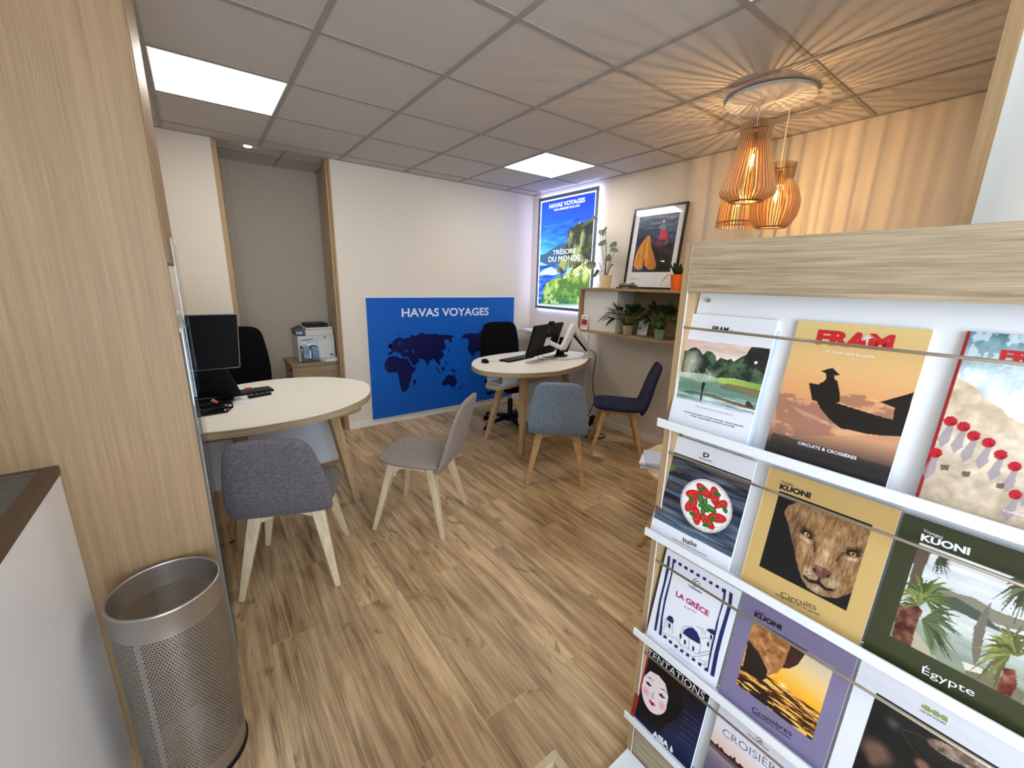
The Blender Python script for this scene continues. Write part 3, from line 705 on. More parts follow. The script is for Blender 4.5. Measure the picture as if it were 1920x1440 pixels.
def shell_chair(label, loc, rz, fab, legm, group=None, backw=1.0, inner=None):
    t = thing('upholstered_chair', label, 'chair', (0, 0, 0), 0, group)
    w = .225
    pad([(.215, .452, .10, .010), (.208, .452, .15, .017), (.185, .452, .188, .022), (.13, .453, .212, .024), (.04, .450, .222, .024), (-.06, .446, .222, .024), (-.14, .445, .214, .023), (-.185, .450, .205, .020), (-.20, .456, .198, .012)],
        'seat', MT[inner or fab], t)
    pad([(-.176, .410, .208, .010), (-.186, .416, .216, .019), (-.205, .45, .220, .022), (-.225, .50, .220 * backw, .022), (-.243, .57, .214 * backw, .021), (-.262, .65, .200 * backw, .020), (-.286, .73, .182 * backw, .019), (-.306, .785, .166 * backw, .018), (-.318, .815, .145 * backw, .016), (-.325, .832, .10 * backw, .010)],
        'backrest', MT[fab], t)
    fm = MB()
    for s in (-1, 1):
        # arched rail joining the legs front to back and side to side
        y = -.12 if s < 0 else .12
        pts = [Vector((-.135, y, .42)), Vector((.135, y, .42)), Vector((.138, y, .335)), Vector((.105, y, .350)), Vector((.06, y, .370)), Vector((0, y, .378)), Vector((-.06, y, .370)), Vector((-.105, y, .350)), Vector((-.138, y, .335))]
        fm.prism3([p - Vector((0, .013, 0)) for p in pts], (0, .026, 0))
        x = .128 * s
        pts = [Vector((x, -.11, .419)), Vector((x, .11, .419)), Vector((x, .11, .362)), Vector((x, .06, .390)), Vector((x, -.06, .390)), Vector((x, -.11, .362))]
        fm.prism3([p - Vector((.012, 0, 0)) for p in pts], (.024, 0, 0))
    fm.build('under_frame', MT[legm], t)
    for sx in (-1, 1):
        for sy in (-1, 1):
            a = Vector((.128 * sx, .118 * sy, .424)); b = Vector((.212 * sx, .222 * sy, 0))
            MB().bar(a, b, .062, .026, .044, .024, side=(sy * .35, 1, 0) if False else (1, 0, 0)).build('leg', MT[legm], t, bevel=.005)
    t.location = (*loc, 0); t.rotation_euler = (0, 0, rz)
    return t
def place(o):
    return o
GC = 'upholstered shell chairs on splayed wooden legs'
# legs are built in chair space, so parents keep identity until the end
def attach_local(parent):
    for ch in parent.children: ch.matrix_parent_inverse = Matrix.Identity(4)
for args in (
    ('grey chair in front seen from behind, tucked at the foreground desk', (.262, 2.186), math.radians(-21.0), 'taupe', 'oakl'),
    ('greige chair turned sideways in the middle of the floor, seat seen from its side', (.992, 2.246), math.radians(41.5), 'greige', 'oakl'),
    ('blue-grey tweed chair seen from behind at the back desk', (2.122, 2.207), math.radians(-44), 'bluegrey', 'oakm'),
    ('dark navy chair in profile beside the shelf wall', (2.905, 2.268), math.radians(44), 'navy', 'oakm')):
    attach_local(shell_chair(*args, group=GC))

def office_chair(label, loc, rz, back_h, group):
    t = thing('office_chair', label, 'office chair', (0, 0, 0), 0, group)
    z = .46
    pad([(.235, z, .15, .012), (.225, z, .20, .026), (.18, z, .235, .034), (.0, z, .245, .036), (-.16, z, .235, .034), (-.21, z, .205, .022), (-.22, z, .17, .010)], 'seat', MT['mesh'], t)
    h = back_h
    pad([(-.225, z + .07, .16, .008), (-.232, z + .09, .20, .016), (-.245, z + .16, .232, .020), (-.252, z + .30, .236, .020), (-.255, z + .42, .226, .019), (-.262, h - .10, .208, .018), (-.272, h - .045, .196, .017), (-.278, h - .018, .170, .014), (-.281, h, .12, .008)], 'backrest', MT['mesh'], t)
    m = MB(); m.bar((0, -.12, z - .06), (0, -.285, z - .02), .07, .06, .02, .02); m.bar((0, -.283, z - .03), (0, -.29, z + .30), .07, .05, .018, .014)
    m.box(-.09, .09, -.12, .12, z - .075, z - .035); m.build('back_support', MT['black'], t, bevel=.004)
    MB().bar((.10, .02, z - .06), (.25, .03, z - .065), .012, .012).bar((.24, .03, z - .065), (.29, .03, z - .07), .03, .03, .016, .016).build('lever', MT['black'], t, bevel=.003)
    MB().lathe([(.014, .22), (.014, z - .06)], (0, 0), 20).build('gas_lift', MT['silver'], t, smooth=True)
    MB().lathe([(.045, .065), (.034, .10), (.027, .12), (.026, .29), (.02, .30)], (0, 0), 24).build('column', MT['black'], t, smooth=True, autosm=40)
    for k in range(5):
        a = math.radians(72 * k + 12); d = Vector((math.cos(a), math.sin(a), 0))
        lg = MB().bar(d * .03 + Vector((0, 0, .105)), d * .30 + Vector((0, 0, .078)), .05, .03, .035, .022, side=(-d.y, d.x, 0)).build('base_leg', MT['black'], t, bevel=.005)
        n = Vector((-d.y, d.x, 0)); c = MB()
        for s in (-1, 1):
            cc = d * .305 + n * .014 * s + Vector((0, 0, .0265))
            ring = lambda off, r: [cc + n * off + (d * math.cos(2 * math.pi * i / 18) + Vector((0, 0, 1)) * math.sin(2 * math.pi * i / 18)) * r for i in range(18)]
            c.loft([ring(-.008, .022), ring(-.006, .0265), ring(.006, .0265), ring(.008, .022)])
        c.bar(d * .30 + Vector((0, 0, .03)), d * .30 + Vector((0, 0, .085)), .014)
        c.build('caster', MT['black'], lg, smooth=True, autosm=40)
    t.location = (*loc, 0); t.rotation_euler = (0, 0, rz); attach_local(t); return t
OG = 'black office chairs behind the desks'
office_chair('black office chair behind the back desk, in front of the blue world map', (2.50, 3.34), math.radians(180 - 8), 1.075, OG)
office_chair('black office chair behind the foreground desk, by the alcove', (.20, 3.62), math.radians(180 + 4), 1.10, OG)
# ================================================================== blue map sign on the far wall
t = thing('map_sign', 'large blue HAVAS VOYAGES panel with dark navy world map, standing against the far wall', 'sign', (2.18, 4.09, .071))
MB().box(1.298, 3.085, 4.085, 4.105, .071, 1.306).build('sign_board', MT['signblue'], t, bevel=.001)
MB().box(1.292, 3.091, 4.106, 4.118, .0711, 1.312).build('backing_board', MT['white'], t)
SP = Plane((0, 4.085, 0), (1, 0, 0), (0, 0, 1))
S = Letters(SP, .0012, (660, 480, 4.5))
for P in (
    [(300, 765), (312, 745), (330, 740), (352, 712), (372, 696), (400, 686), (425, 692), (440, 700), (462, 690), (490, 684), (500, 664), (520, 668), (532, 676), (545, 668), (570, 655), (600, 652), (640, 660), (700, 655), (740, 665), (800, 665), (850, 672), (868, 680), (838, 690), (842, 720), (833, 738), (818, 712), (800, 700), (772, 718), (790, 745), (792, 780), (770, 800), (753, 796), (776, 830), (765, 860), (745, 872), (735, 890), (748, 912), (735, 922), (715, 900), (700, 880), (685, 865), (670, 875), (650, 900), (642, 938), (630, 910), (612, 875), (590, 870), (570, 866), (548, 858), (572, 880), (545, 915), (515, 935), (495, 905), (475, 868), (470, 852), (445, 852), (420, 850), (402, 838), (388, 822), (372, 808), (350, 808), (335, 830), (305, 840), (305, 810), (335, 805), (330, 785)],
    [(310, 852), (345, 842), (380, 845), (400, 860), (440, 862), (470, 868), (490, 905), (515, 938), (545, 938), (530, 970), (505, 1000), (497, 1050), (480, 1080), (485, 1100), (455, 1140), (425, 1148), (412, 1110), (400, 1070), (398, 1030), (380, 980), (340, 985), (300, 980), (275, 945), (275, 905), (295, 870)],
    [(520, 1050), (540, 1040), (540, 1070), (525, 1095), (517, 1075)],
    [(760, 1095), (762, 1055), (785, 1040), (800, 1010), (825, 1000), (845, 1015), (855, 990), (870, 1020), (887, 1055), (875, 1090), (850, 1110), (835, 1100), (815, 1080), (780, 1095)],
    [(830, 955), (860, 955), (885, 985), (850, 975)], [(755, 945), (780, 930), (785, 960), (765, 975)],
    [(705, 932), (716, 938), (742, 985), (728, 978)], [(735, 986), (778, 990), (745, 994)], [(778, 880), (796, 893), (808, 920), (793, 912)],
    [(820, 768), (830, 792), (802, 814), (816, 793)], [(895, 1120), (938, 1085), (943, 1088), (908, 1122)], [(312, 758), (327, 740), (338, 775), (318, 780)],
    [(370, 655), (400, 652), (385, 664)], [(450, 650), (490, 648), (470, 654)], [(565, 645), (610, 648), (600, 655)], [(690, 650), (715, 652), (700, 657)],
    [(920, 690), (945, 660), (1000, 650), (1060, 655), (1110, 640), (1170, 660), (1190, 700), (1150, 760), (1112, 770), (1085, 800), (1045, 810), (1030, 830), (1035, 855), (1068, 862), (1020, 850), (990, 812), (972, 780), (985, 740), (980, 700), (945, 694)],
    [(885, 718), (940, 690), (950, 692)], [(1065, 640), (1110, 622), (1112, 632), (1085, 645)],
    [(1120, 900), (1180, 905), (1235, 960), (1205, 1030), (1160, 1110), (1140, 1090), (1135, 990)]):
    S.poly(P, MT['signnavy'])
S.text('HAVAS VOYAGES', (420, 513), (1152, 497), .082, MT['signwhite'], .02)
for P in ([(395, 735), (412, 715), (405, 745), (385, 752)], [(440, 792), (475, 798), (455, 812)], [(508, 785), (522, 800), (524, 830), (512, 815)], [(468, 862), (476, 862), (522, 935), (514, 938)], [(388, 815), (400, 815), (420, 840), (412, 846)]):
    S.poly(P, MT['signblue'], off2=.0006)
S.build('map_lettering', t)

# ================================================================== lit poster on the right wall
t = thing('lightbox_poster', 'tall backlit HAVAS VOYAGES poster of a green sea cliff under blue sky', 'poster', (3.33, 3.5, 1.18))
PY0, PY1, PZ0, PZ1 = 3.045, 3.965, 1.185, 2.43
fr = MB(); x0, x1 = 3.318, 3.330
for q in ((PY0, PY1, PZ0, PZ0 + .035), (PY0, PY1, PZ1 - .035, PZ1), (PY0, PY0 + .035, PZ0 + .035, PZ1 - .035), (PY1 - .035, PY1, PZ0 + .035, PZ1 - .035)):
    fr.box(x0, x1, *q)
fr.build('poster_frame', MT['frameblue'], t, bevel=.002)
MB().box(3.3302, 3.345, PY0 + .004, PY1 - .004, PZ0 + .004, PZ1 - .004).build('led_edge', MT['led'], t)
MB().box(3.346, 3.3585, PY0 + .03, PY1 - .03, PZ0 + .03, PZ1 - .03).build('back_box', MT['silver'], t)
wb = MB(); a, b = .035, .047
for q in ((PY0 + a, PY1 - a, PZ0 + a, PZ0 + b), (PY0 + a, PY1 - a, PZ1 - b, PZ1 - a), (PY0 + a, PY0 + b, PZ0 + b, PZ1 - b), (PY1 - b, PY1 - a, PZ0 + b, PZ1 - b)):
    wb.box(3.3245, 3.3295, *q)
wb.build('lit_border', emis('lit_border_glow', (.80, .9, 1.0), 1.3), t)
PP = Plane((3.3255, 0, 0), (0, -1, 0), (0, 0, 1)); CP = (960, 330, 4.115)
A = Art(PP, -(PY1 - .047), -(PY0 + .047), PZ0 + .047, PZ1 - .047, .0042, CP, (30, 90, 220))
allm = np.ones(A.U.shape, bool)
A.grad(allm, (420, 180), (330, 700), [(0, (20, 60, 205)), (.45, (26, 96, 235)), (.75, (60, 150, 245)), (1, (120, 190, 245))])
A.noise(allm & (A.V > 1.72) & (A.V < 2.15), .16, 14, 3, .6, 2.6, 4, (1, .9, .5))
A.poly([(205, 690), (420, 690), (420, 840), (200, 1010)], (24, 84, 190)); A.noise(A.mask([(205, 690), (420, 690), (420, 840), (200, 1010)]), .35, 18, 5, .7, 2)
A.poly([(215, 745), (245, 720), (300, 700), (345, 725), (380, 745), (330, 765), (260, 762), (215, 770)], (200, 220, 240), .8)
A.poly([(215, 610), (260, 600), (290, 575), (345, 540), (400, 512), (425, 530), (400, 640), (345, 690), (280, 690), (215, 660)], (52, 84, 120))
mt = [(345, 745), (352, 690), (385, 620), (415, 560), (425, 470), (445, 400), (480, 392), (520, 352), (560, 362), (600, 340), (650, 320), (650, 760), (560, 720), (500, 695), (430, 715), (380, 748)]
mm = A.mask(mt); A.blend(mm, (92, 104, 72)); n = vnoise(A.U, A.V, 11, 9, 5, 1.6, .7)
A.blend(mm & (n < .47), (34, 44, 40), .85); A.blend(mm & (n > .58), (150, 156, 104), .8)
hd = [(210, 1020), (240, 880), (262, 828), (330, 790), (400, 755), (450, 720), (500, 692), (560, 692), (660, 720), (620, 1040), (210, 1040)]
mh = A.mask(hd); n2 = vnoise(A.U, A.V, 13, 12, 5); A.grad(mh, (420, 700), (380, 1000), [(0, (176, 180, 108)), (.3, (120, 150, 64)), (.7, (84, 134, 60)), (1, (48, 92, 60))])
A.blend(mh & (n2 < .44), (44, 78, 44), .6); A.blend(mh & (n2 > .6), (178, 190, 120), .7)
vn = vnoise(A.U, A.V, 70, 21, 2); A.blend(A.mask([(470, 690), (570, 640), (640, 660), (640, 740), (560, 760), (430, 790), (350, 800), (400, 760)]) & (vn > .62), (240, 232, 214), .9)
A.poly([(560, 380), (600, 345), (650, 330), (650, 700), (575, 640), (585, 520)], (26, 34, 40), .55)
A.grad(A.mask([(205, 985), (640, 985), (640, 1040), (205, 1040)]), (400, 985), (400, 1015), [(0, (90, 130, 120)), (1, (190, 220, 225))])
A.build('backlit_print', MT['artlit'], t, off=0)
S = Letters(PP, .0012, CP)
S.text('HAVAS VOYAGES', (288, 252), (563, 199), .082, MT['inkglow'], .025)
S.text('VOUS EMMENER PLUS LOIN', (322, 272), (523, 234), .055, MT['inkglow'], .008)
S.text('TRÉSORS', (316, 607), (490, 593), .140, MT['inkglow'], 0)
S.text('DU MONDE', (283, 664), (525, 650), .122, MT['inkglow'], 0)
S.build('poster_lettering', t)
# ================================================================== wall shelf and what stands on it
SX0, SX1, SY0, SY1 = 3.07, 3.355, 1.62, 2.985
t = thing('wall_shelf', 'open oak box shelf on the right wall holding plants and a picture', 'shelf', (3.2, 2.3, 1.018))
MB().box(SX0, SX1, SY0, SY1, 1.430, 1.452).build('top_board', MT['oakd'], t, bevel=.001)
MB().box(SX0, SX1, SY0, SY1, 1.016, 1.038).build('bottom_board', MT['oakd'], t, bevel=.001)
MB().box(SX0, SX1, SY1 - .022, SY1, 1.0385, 1.4295).build('side_board', MT['oakv'], t, bevel=.001)
MB().box(SX0, SX1, SY0, SY0 + .022, 1.0385, 1.4295).build('side_board', MT['oakv'], t, bevel=.001)
MB().box(SX1 - .012, SX1 - .001, SY0 + .022, 2.52, 1.0385, 1.4295).build('back_board', MT['oakd'], t)
MB().box(3.112, SX1 - .001, 2.535, 2.955, 1.0395, 1.4285).build('white_door', MT['whitem'], t, bevel=.002)

def leaf(m, base, d, up, L, Wd, fold=.25, droop=.35, n=7, shape='lance'):
    """one leaf as a curved folded blade"""
    d = Vector(d).normalized(); up = Vector(up); sd = d.cross(up)
    if sd.length < 1e-3: sd = Vector((1, 0, 0))
    sd.normalize(); up = sd.cross(d).normalized(); vs = []; base = Vector(base)
    for i in range(n + 1):
        s = i / n
        if shape == 'lance': w = math.sin(math.pi * min(s * .93 + .07, 1)) ** .8 * (1 - .35 * s)
        else: w = (max(0, 1 - (2 * s - .62) ** 2 / (1.05 if s < .31 else 1.92))) ** .5 if i < n else 0
        w *= Wd / 2; c = base + d * L * s - Vector((0, 0, 1)) * droop * L * s * s
        if shape != 'lance' and i == 0: w = Wd * .28
        vs += [c - sd * w + up * fold * w, c, c + sd * w + up * fold * w]
    fs = []
    for i in range(n):
        a = i * 3; b = a + 3; fs += [(a, a + 1, b + 1, b), (a + 1, a + 2, b + 2, b + 1)]
    m.add(vs, fs)
def pot(t, c, z, r0, r1, h, mat):
    MB().lathe([(r0, z), (r0 + (r1 - r0) * .5, z + h * .5), (r1, z + h), (r1 - .004, z + h + .001), (r1 - .005, z + h - .015), (.01, z + h - .016)], c, 36).build('pot', MT[mat], t, smooth=True, autosm=40)
    MB().lathe([(r1 - .0065, z + h - .0155), (r1 - .0066, z + h - .010), (.01, z + h - .007)], c, 24).build('soil', MT['soil'], t)
def lily(name, label, c, z, mat, seed, n, R, H, group, lean=(0, 0)):
    t = thing(name, label, 'plant', (*c, z), 0, group); pot(t, c, z, .040, .050, .085, mat)
    rnd = random.Random(seed); m = MB(); st = MB()
    for k in range(n):
        a = rnd.uniform(0, 2 * math.pi); q = rnd.random(); rr = .012 + .02 * rnd.random()
        b0 = Vector((c[0] + rr * math.cos(a), c[1] + rr * math.sin(a), z + .077)); el = .25 + 1.15 * q
        out = Vector((math.cos(a) * .75 + lean[0], math.sin(a) + lean[1], 0)); sl = (.35 + .5 * (1 - q)) * R
        top = b0 + out * sl + Vector((0, 0, H * (.35 + .55 * q)))
        top.x = min(top.x, 3.30)
        st.tube([b0, b0 * .5 + top * .5 + Vector((0, 0, .02)), top], .0022, 5)
        dd = out.normalized() * math.cos(el) + Vector((0, 0, math.sin(el) * .7))
        if top.x > 3.22 and dd.x > 0: dd.x *= .1
        leaf(m, top, dd, (0, 0, 1), rnd.uniform(.10, .15), rnd.uniform(.056, .076), .15, rnd.uniform(.25, .8))
    ylo, yhi = (2.262, 2.75) if c[1] > 2.25 else (1.66, 2.245)
    def cl(p):
        x, y, zz_ = p; y = min(max(y, ylo), yhi); x = min(x, 3.338); zz_ = min(zz_, 1.424) if x > 3.06 else zz_; zz_ = max(zz_, 1.045) if x > 3.06 else max(zz_, 1.0)
        if y > 2.528 and x > 3.105: x = 3.105 - .3 * (y - 2.528)
        return (x, y, zz_)
    m.v = [cl(p) for p in m.v]; st.v = [cl(p) for p in st.v]
    f = m.build('foliage', MT['leaf2'], t, smooth=True); st.build('stems', MT['stem'], f, smooth=True)
GP = 'leafy peace lilies inside the wall shelf'
lily('potted_plant', 'bushy dark green plant in beige pot, leaves reaching over the white cupboard door', (3.155, 2.425), 1.039, 'potb', 4, 54, .17, .17, GP, (0, .12))
lily('potted_plant', 'bushy dark green plant in celadon pot at the right end of the shelf', (3.15, 2.08), 1.039, 'potg', 11, 54, .17, .19, GP, (0, .05))

t = thing('potted_plant', 'tall leggy plant with heart-shaped leaves in a cream pot on top of the shelf', 'plant', (3.16, 2.735, 1.453))
c = (3.16, 2.735); pot(t, c, 1.453, .044, .060, .115, 'potc')
MPl = Plane((3.16, 0, 0), (0, -1, 0), (0, 0, 1))
fol = MB(); stm = MB()
base = Vector((3.16, 2.735, 1.556))
def F2(x, y): u, v = MPl.uv(1090 + x / 8, 380 + y / 8); return Vector((3.16, -u, v))
rnd = random.Random(3)
for k, (tip, jn, L, w, dx) in enumerate((
        ((30, 385), (262, 200), .115, .050, -.02), ((245, 425), (345, 470), .06, .055, .02), ((450, 385), (345, 470), .06, .055, -.03),
        ((215, 625), (330, 590), .07, .06, .04), ((60, 780), (215, 650), .105, .045, -.05), ((400, 650), (500, 610), .07, .055, .03), ((625, 740), (470, 700), .085, .04, -.03),
        ((310, 850), (395, 830), .055, .055, .05), ((490, 800), (395, 840), .065, .06, -.02), ((150, 930), (255, 960), .075, .085, -.04), ((165, 1120), (225, 1010), .07, .05, .03),
        ((-40, 1000), (60, 900), .085, .045, -.05), ((480, 930), (420, 945), .03, .02, .02))):
    J = F2(*jn) + Vector((dx, 0, 0)); T = F2(*tip) + Vector((dx * 1.3 - .02, 0, 0))
    d = T - J; leaf(fol, J, d, (-1, 0, .45), d.length * 1.02, w, .12, .0, 8, 'heart')
    mid = base * .45 + J * .55 + Vector((0, 0, -.012)); stm.tube([base + Vector((rnd.uniform(-.01, .01), rnd.uniform(-.012, .012), -.02)), mid, J], .0025, 6)
stm.tube([F2(310, 1020), F2(225, 1080), F2(210, 1180), F2(240, 1240), F2(290, 1262)], .0022, 6)
f = fol.build('foliage', MT['leaf1'], t, smooth=True); stm.build('stems', MT['stem'], f, smooth=True)

t = thing('potted_plant', 'small dark-leaved plant in a bright orange pot beside the framed picture', 'plant', (3.12, 1.955, 1.453))
c = (3.12, 1.955)
MB().lathe([(.042, 1.453), (.055, 1.575), (.051, 1.576), (.050, 1.560), (.01, 1.559)], c, 36).build('pot', MT['poto'], t, smooth=True, autosm=40)
MB().lathe([(.0485, 1.5605), (.0484, 1.566), (.01, 1.568)], c, 24).build('soil', MT['soil'], t)
m = MB(); rnd = random.Random(8)
for k in range(9):
    a = 2 * math.pi * k / 9 + .4; L = rnd.uniform(.11, .17)
    leaf(m, (c[0] + .015 * math.cos(a), c[1] + .015 * math.sin(a), 1.565), (math.cos(a) * .45, math.sin(a) * .5, 1.0), (math.cos(a), math.sin(a), .2), L, .045, .2, rnd.uniform(.1, .35), 8)
leaf(m, (3.08, 1.985, 1.572), (-.25, .8, .5), (0, 0, 1), .10, .022, .2, 1.5, 8); leaf(m, (3.09, 1.98, 1.57), (-.5, .5, .3), (0, 0, 1), .09, .018, .2, 1.2, 8)
m.build('foliage', MT['leaf2'], t, smooth=True)

# framed picture leaning on the shelf
t = thing('framed_picture', 'black-framed photograph of a woman in a pink skirt on a reed boat', 'picture', (3.3, 2.3, 1.453))
u = Vector((0, -1, 0)); z0 = 1.453; bot = Vector((3.262, 2.602, z0)); top = Vector((3.338, 2.602, z0 + .712)); v = (top - bot).normalized()
FPn = Plane(bot, u, v); FW, FH = .535, .716; nrm = Vector(FPn.n)
def fbox(m, u0, u1, v0, v1, d0, d1):
    q = lambda a, b, c: Vector(FPn.w(a, b, c)); m.hexa([q(u0, v0, d0), q(u1, v0, d0), q(u1, v1, d0), q(u0, v1, d0), q(u0, v0, d1), q(u1, v0, d1), q(u1, v1, d1), q(u0, v1, d1)])
m = MB(); e = .016
fbox(m, 0, FW, 0, e, -.012, .008); fbox(m, 0, FW, FH - e, FH, -.012, .008); fbox(m, 0, e, e, FH - e, -.012, .008); fbox(m, FW - e, FW, e, FH - e, -.012, .008)
m.build('frame', MT['frameblack'], t)
m = MB(); fbox(m, e, FW - e, e, FH - e, -.008, -.004); m.build('mat_board', MT['paper'], t)
CF = (1090, 380, 8)
A = Art(FPn, .068, .468, .150, .648, .0028, CF, (50, 70, 100)); am = np.ones(A.U.shape, bool)
A.grad(am, (1100, 150), (1000, 700), [(0, (92, 112, 138)), (.4, (58, 78, 112)), (1, (34, 46, 80))]); A.noise(am, .32, 22, 31, .35, 2.4, 4)
A.poly([(1180, 545), (1300, 480), (1330, 560), (1290, 650), (1330, 700), (1400, 760), (1440, 1040), (1050, 1040), (1080, 780), (1030, 640), (1060, 570)], (50, 40, 40))
A.poly([(1040, 590), (1120, 540), (1300, 520), (1310, 580), (1230, 640), (1120, 650)], (96, 52, 62)); A.noise(A.mask([(1000, 500), (1450, 500), (1450, 1040), (1000, 1040)]), .18, 30, 33)
def reed(P, c1, c2):
    mk = A.mask(P); A.grad(mk, (P[0][0] - 60, 800), (P[0][0] + 150, 800), [(0, c1), (1, c2)]); A.noise(mk, .16, 34, 35, 3, .5)
reed([(1000, 480), (960, 530), (880, 640), (810, 790), (778, 930), (800, 985), (850, 1005), (905, 995), (930, 930), (935, 780), (960, 620)], (222, 150, 60), (196, 110, 30))
A.poly([(1000, 480), (1020, 490), (975, 600), (935, 800), (925, 960), (908, 990), (925, 780), (950, 620)], (96, 40, 20))
reed([(1010, 490), (1030, 500), (1035, 620), (1070, 740), (1110, 880), (1120, 960), (1080, 1000), (1000, 1005), (945, 940), (925, 820), (950, 640), (985, 540)], (226, 156, 64), (190, 120, 50))
A.poly([(1185, 395), (1260, 395), (1290, 470), (1285, 545), (1160, 550), (1175, 470)], (206, 58, 88)); A.noise(A.mask([(1185, 395), (1260, 395), (1290, 545), (1160, 550)]), .15, 60, 36, 3, .4)
A.poly([(1205, 330), (1240, 300), (1262, 340), (1262, 395), (1195, 395), (1150, 380), (1160, 360)], (110, 150, 160)); A.ell((1235, 280), .012, (232, 226, 214)); A.ell((1235, 298), .007, (150, 100, 80))
A.poly([(1300, 520), (1310, 570), (1260, 640), (1240, 620), (1280, 560)], (180, 110, 96), .8)
A.poly([(1040, 600), (1060, 700), (1120, 860), (1140, 1030), (1440, 1040), (1430, 900), (1300, 800), (1150, 760)], (24, 24, 24), .65)
A.build('photograph', MT['art'], t, off=-.0035)
S = Letters(FPn, -.0033, CF); S.text('Terrapia', (738, 1150), (828, 1146), .2, MT['ink'], 0, .3); S.line([(835, 1146), (880, 1144)], .0015, MT['inkg']); S.build('print_caption', t)
m = MB(); fbox(m, e, FW - e, e, FH - e, .001, .0022); m.build('glass_pane', MT['glass'], t)

# carved boat ornament
t = thing('boat_ornament', 'small carved reclining ornament on a dark red wooden base in front of the picture', 'ornament', (3.13, 2.47, 1.453))
MB().box(3.10, 3.165, 2.345, 2.555, 1.453, 1.466).build('wood_base', MT['brown'], t, bevel=.003)
rings = []
for y, zc, ry, rz in ((2.545, 1.478, .008, .009), (2.535, 1.483, .018, .015), (2.51, 1.484, .02, .017), (2.49, 1.490, .018, .023), (2.47, 1.482, .02, .015), (2.44, 1.480, .02, .013), (2.415, 1.483, .02, .017), (2.40, 1.489, .018, .022), (2.38, 1.483, .018, .016), (2.36, 1.476, .014, .010), (2.335, 1.472, .006, .004)):
    rings.append([Vector((3.132 + ry * math.cos(2 * math.pi * i / 14), y, zc + rz * math.sin(2 * math.pi * i / 14))) for i in range(14)])
MB().loft(rings).build('carving', MT['clay'], t, smooth=True)
MB().box(3.0985, 3.0999, 2.41, 2.48, 1.4555, 1.4635).build('name_plate', MT['brass'], t)
# little card, note sheets
cp = Plane((3.080, 2.955, 1.0395), (0.05, -1, 0), (.12, .03, 1)); 
t = thing('leaflet', 'small leaflet with a red picture leaning at the left end of the shelf', 'leaflet', (3.09, 2.93, 1.0395))
m = MB(); q = lambda a, b, c: Vector(cp.w(a, b, c)); W_, H_ = .088, .142
m.hexa([q(0, 0, -.004), q(W_, 0, -.004), q(W_, H_, -.004), q(0, H_, -.004), q(0, 0, 0), q(W_, 0, 0), q(W_, H_, 0), q(0, H_, 0)]); m.build('pages', MT['paper'], t)
A = Art(cp, .008, .08, .02, .10, .0015, (0, 0, 1), (150, 40, 36)); am = np.ones(A.U.shape, bool); A.noise(am, .5, 60, 51); A.blend(am & (A.V < .045), (235, 230, 226), .8); A.build('cover_picture', MT['art'], t)
S = Letters(cp, .0006); S.ink(MT['inkn']); 
for a, b in ((.02, .065),): S.mb.add([cp.w(a, .115, .0006), cp.w(b, .115, .0006), cp.w(b, .122, .0006), cp.w(a, .122, .0006)], [(0, 1, 2, 3)])
S.build('title_line', t)
for k, (y, w, h, lb) in enumerate(((2.335, .10, .12, 'pale printed card standing between the two shelf plants'),)):
    t = thing('note_card', lb, 'card', (3.26, y, 1.0395)); pn = Plane((3.245, y + .05, 1.0395), (0.05, -1, 0), (.18, 0, 1)); m = MB(); q = lambda a, b, c: Vector(pn.w(a, b, c))
    m.hexa([q(0, 0, -.002), q(w, 0, -.002), q(w, h, -.002), q(0, h, -.002), q(0, 0, 0), q(w, 0, 0), q(w, h, 0), q(0, h, 0)]); m.build('sheet', MT['paper'], t)
    S = Letters(pn, .0006); S.ink(MT['inkg'])
    for j in range(5): S.mb.add([pn.w(.045, .03 + j * .014, .0006), pn.w(.092, .03 + j * .014, .0006), pn.w(.092, .034 + j * .014, .0006), pn.w(.045, .034 + j * .014, .0006)], [(0, 1, 2, 3)])
    S.mb.add([pn.w(.022 + .014 * math.cos(i * math.pi / 6), .06 + .014 * math.sin(i * math.pi / 6), .0006) for i in range(12)], [tuple(range(12))])
    S.build('print', t)

# cable trunk on the right wall, thin white corner shelf
o = MB().box(XR - .014, XR - .0005, 3.085, 3.10, .079, .95).build('cable_trunking', MT['whitem']); tag(o, 'thin vertical white cable trunking on the right wall behind the back desk', 'cable trunking')
t = thing('corner_shelf', 'small white wall shelf in the far corner under the lit poster', 'shelf', (3.25, 3.8, .90))
MB().box(3.12, 3.359, 3.58, 4.04, .906, .922).build('shelf_board', MT['whitem'], t, bevel=.002)
for yy in (3.66, 3.96): MB().box(3.20, 3.359, yy - .01, yy + .01, .875, .9055).build('bracket', MT['whitem'], t)
o = MB().box(3.13, 3.26, 3.80, 4.0, .923, .934).build('paper_stack', MT['paper']); tag(o, 'flat stack of papers on the small white corner shelf', 'papers')
t = thing('webcam', 'small black clip-on webcam on top of the back monitor', 'webcam', (2.74, 3.08, 1.13))

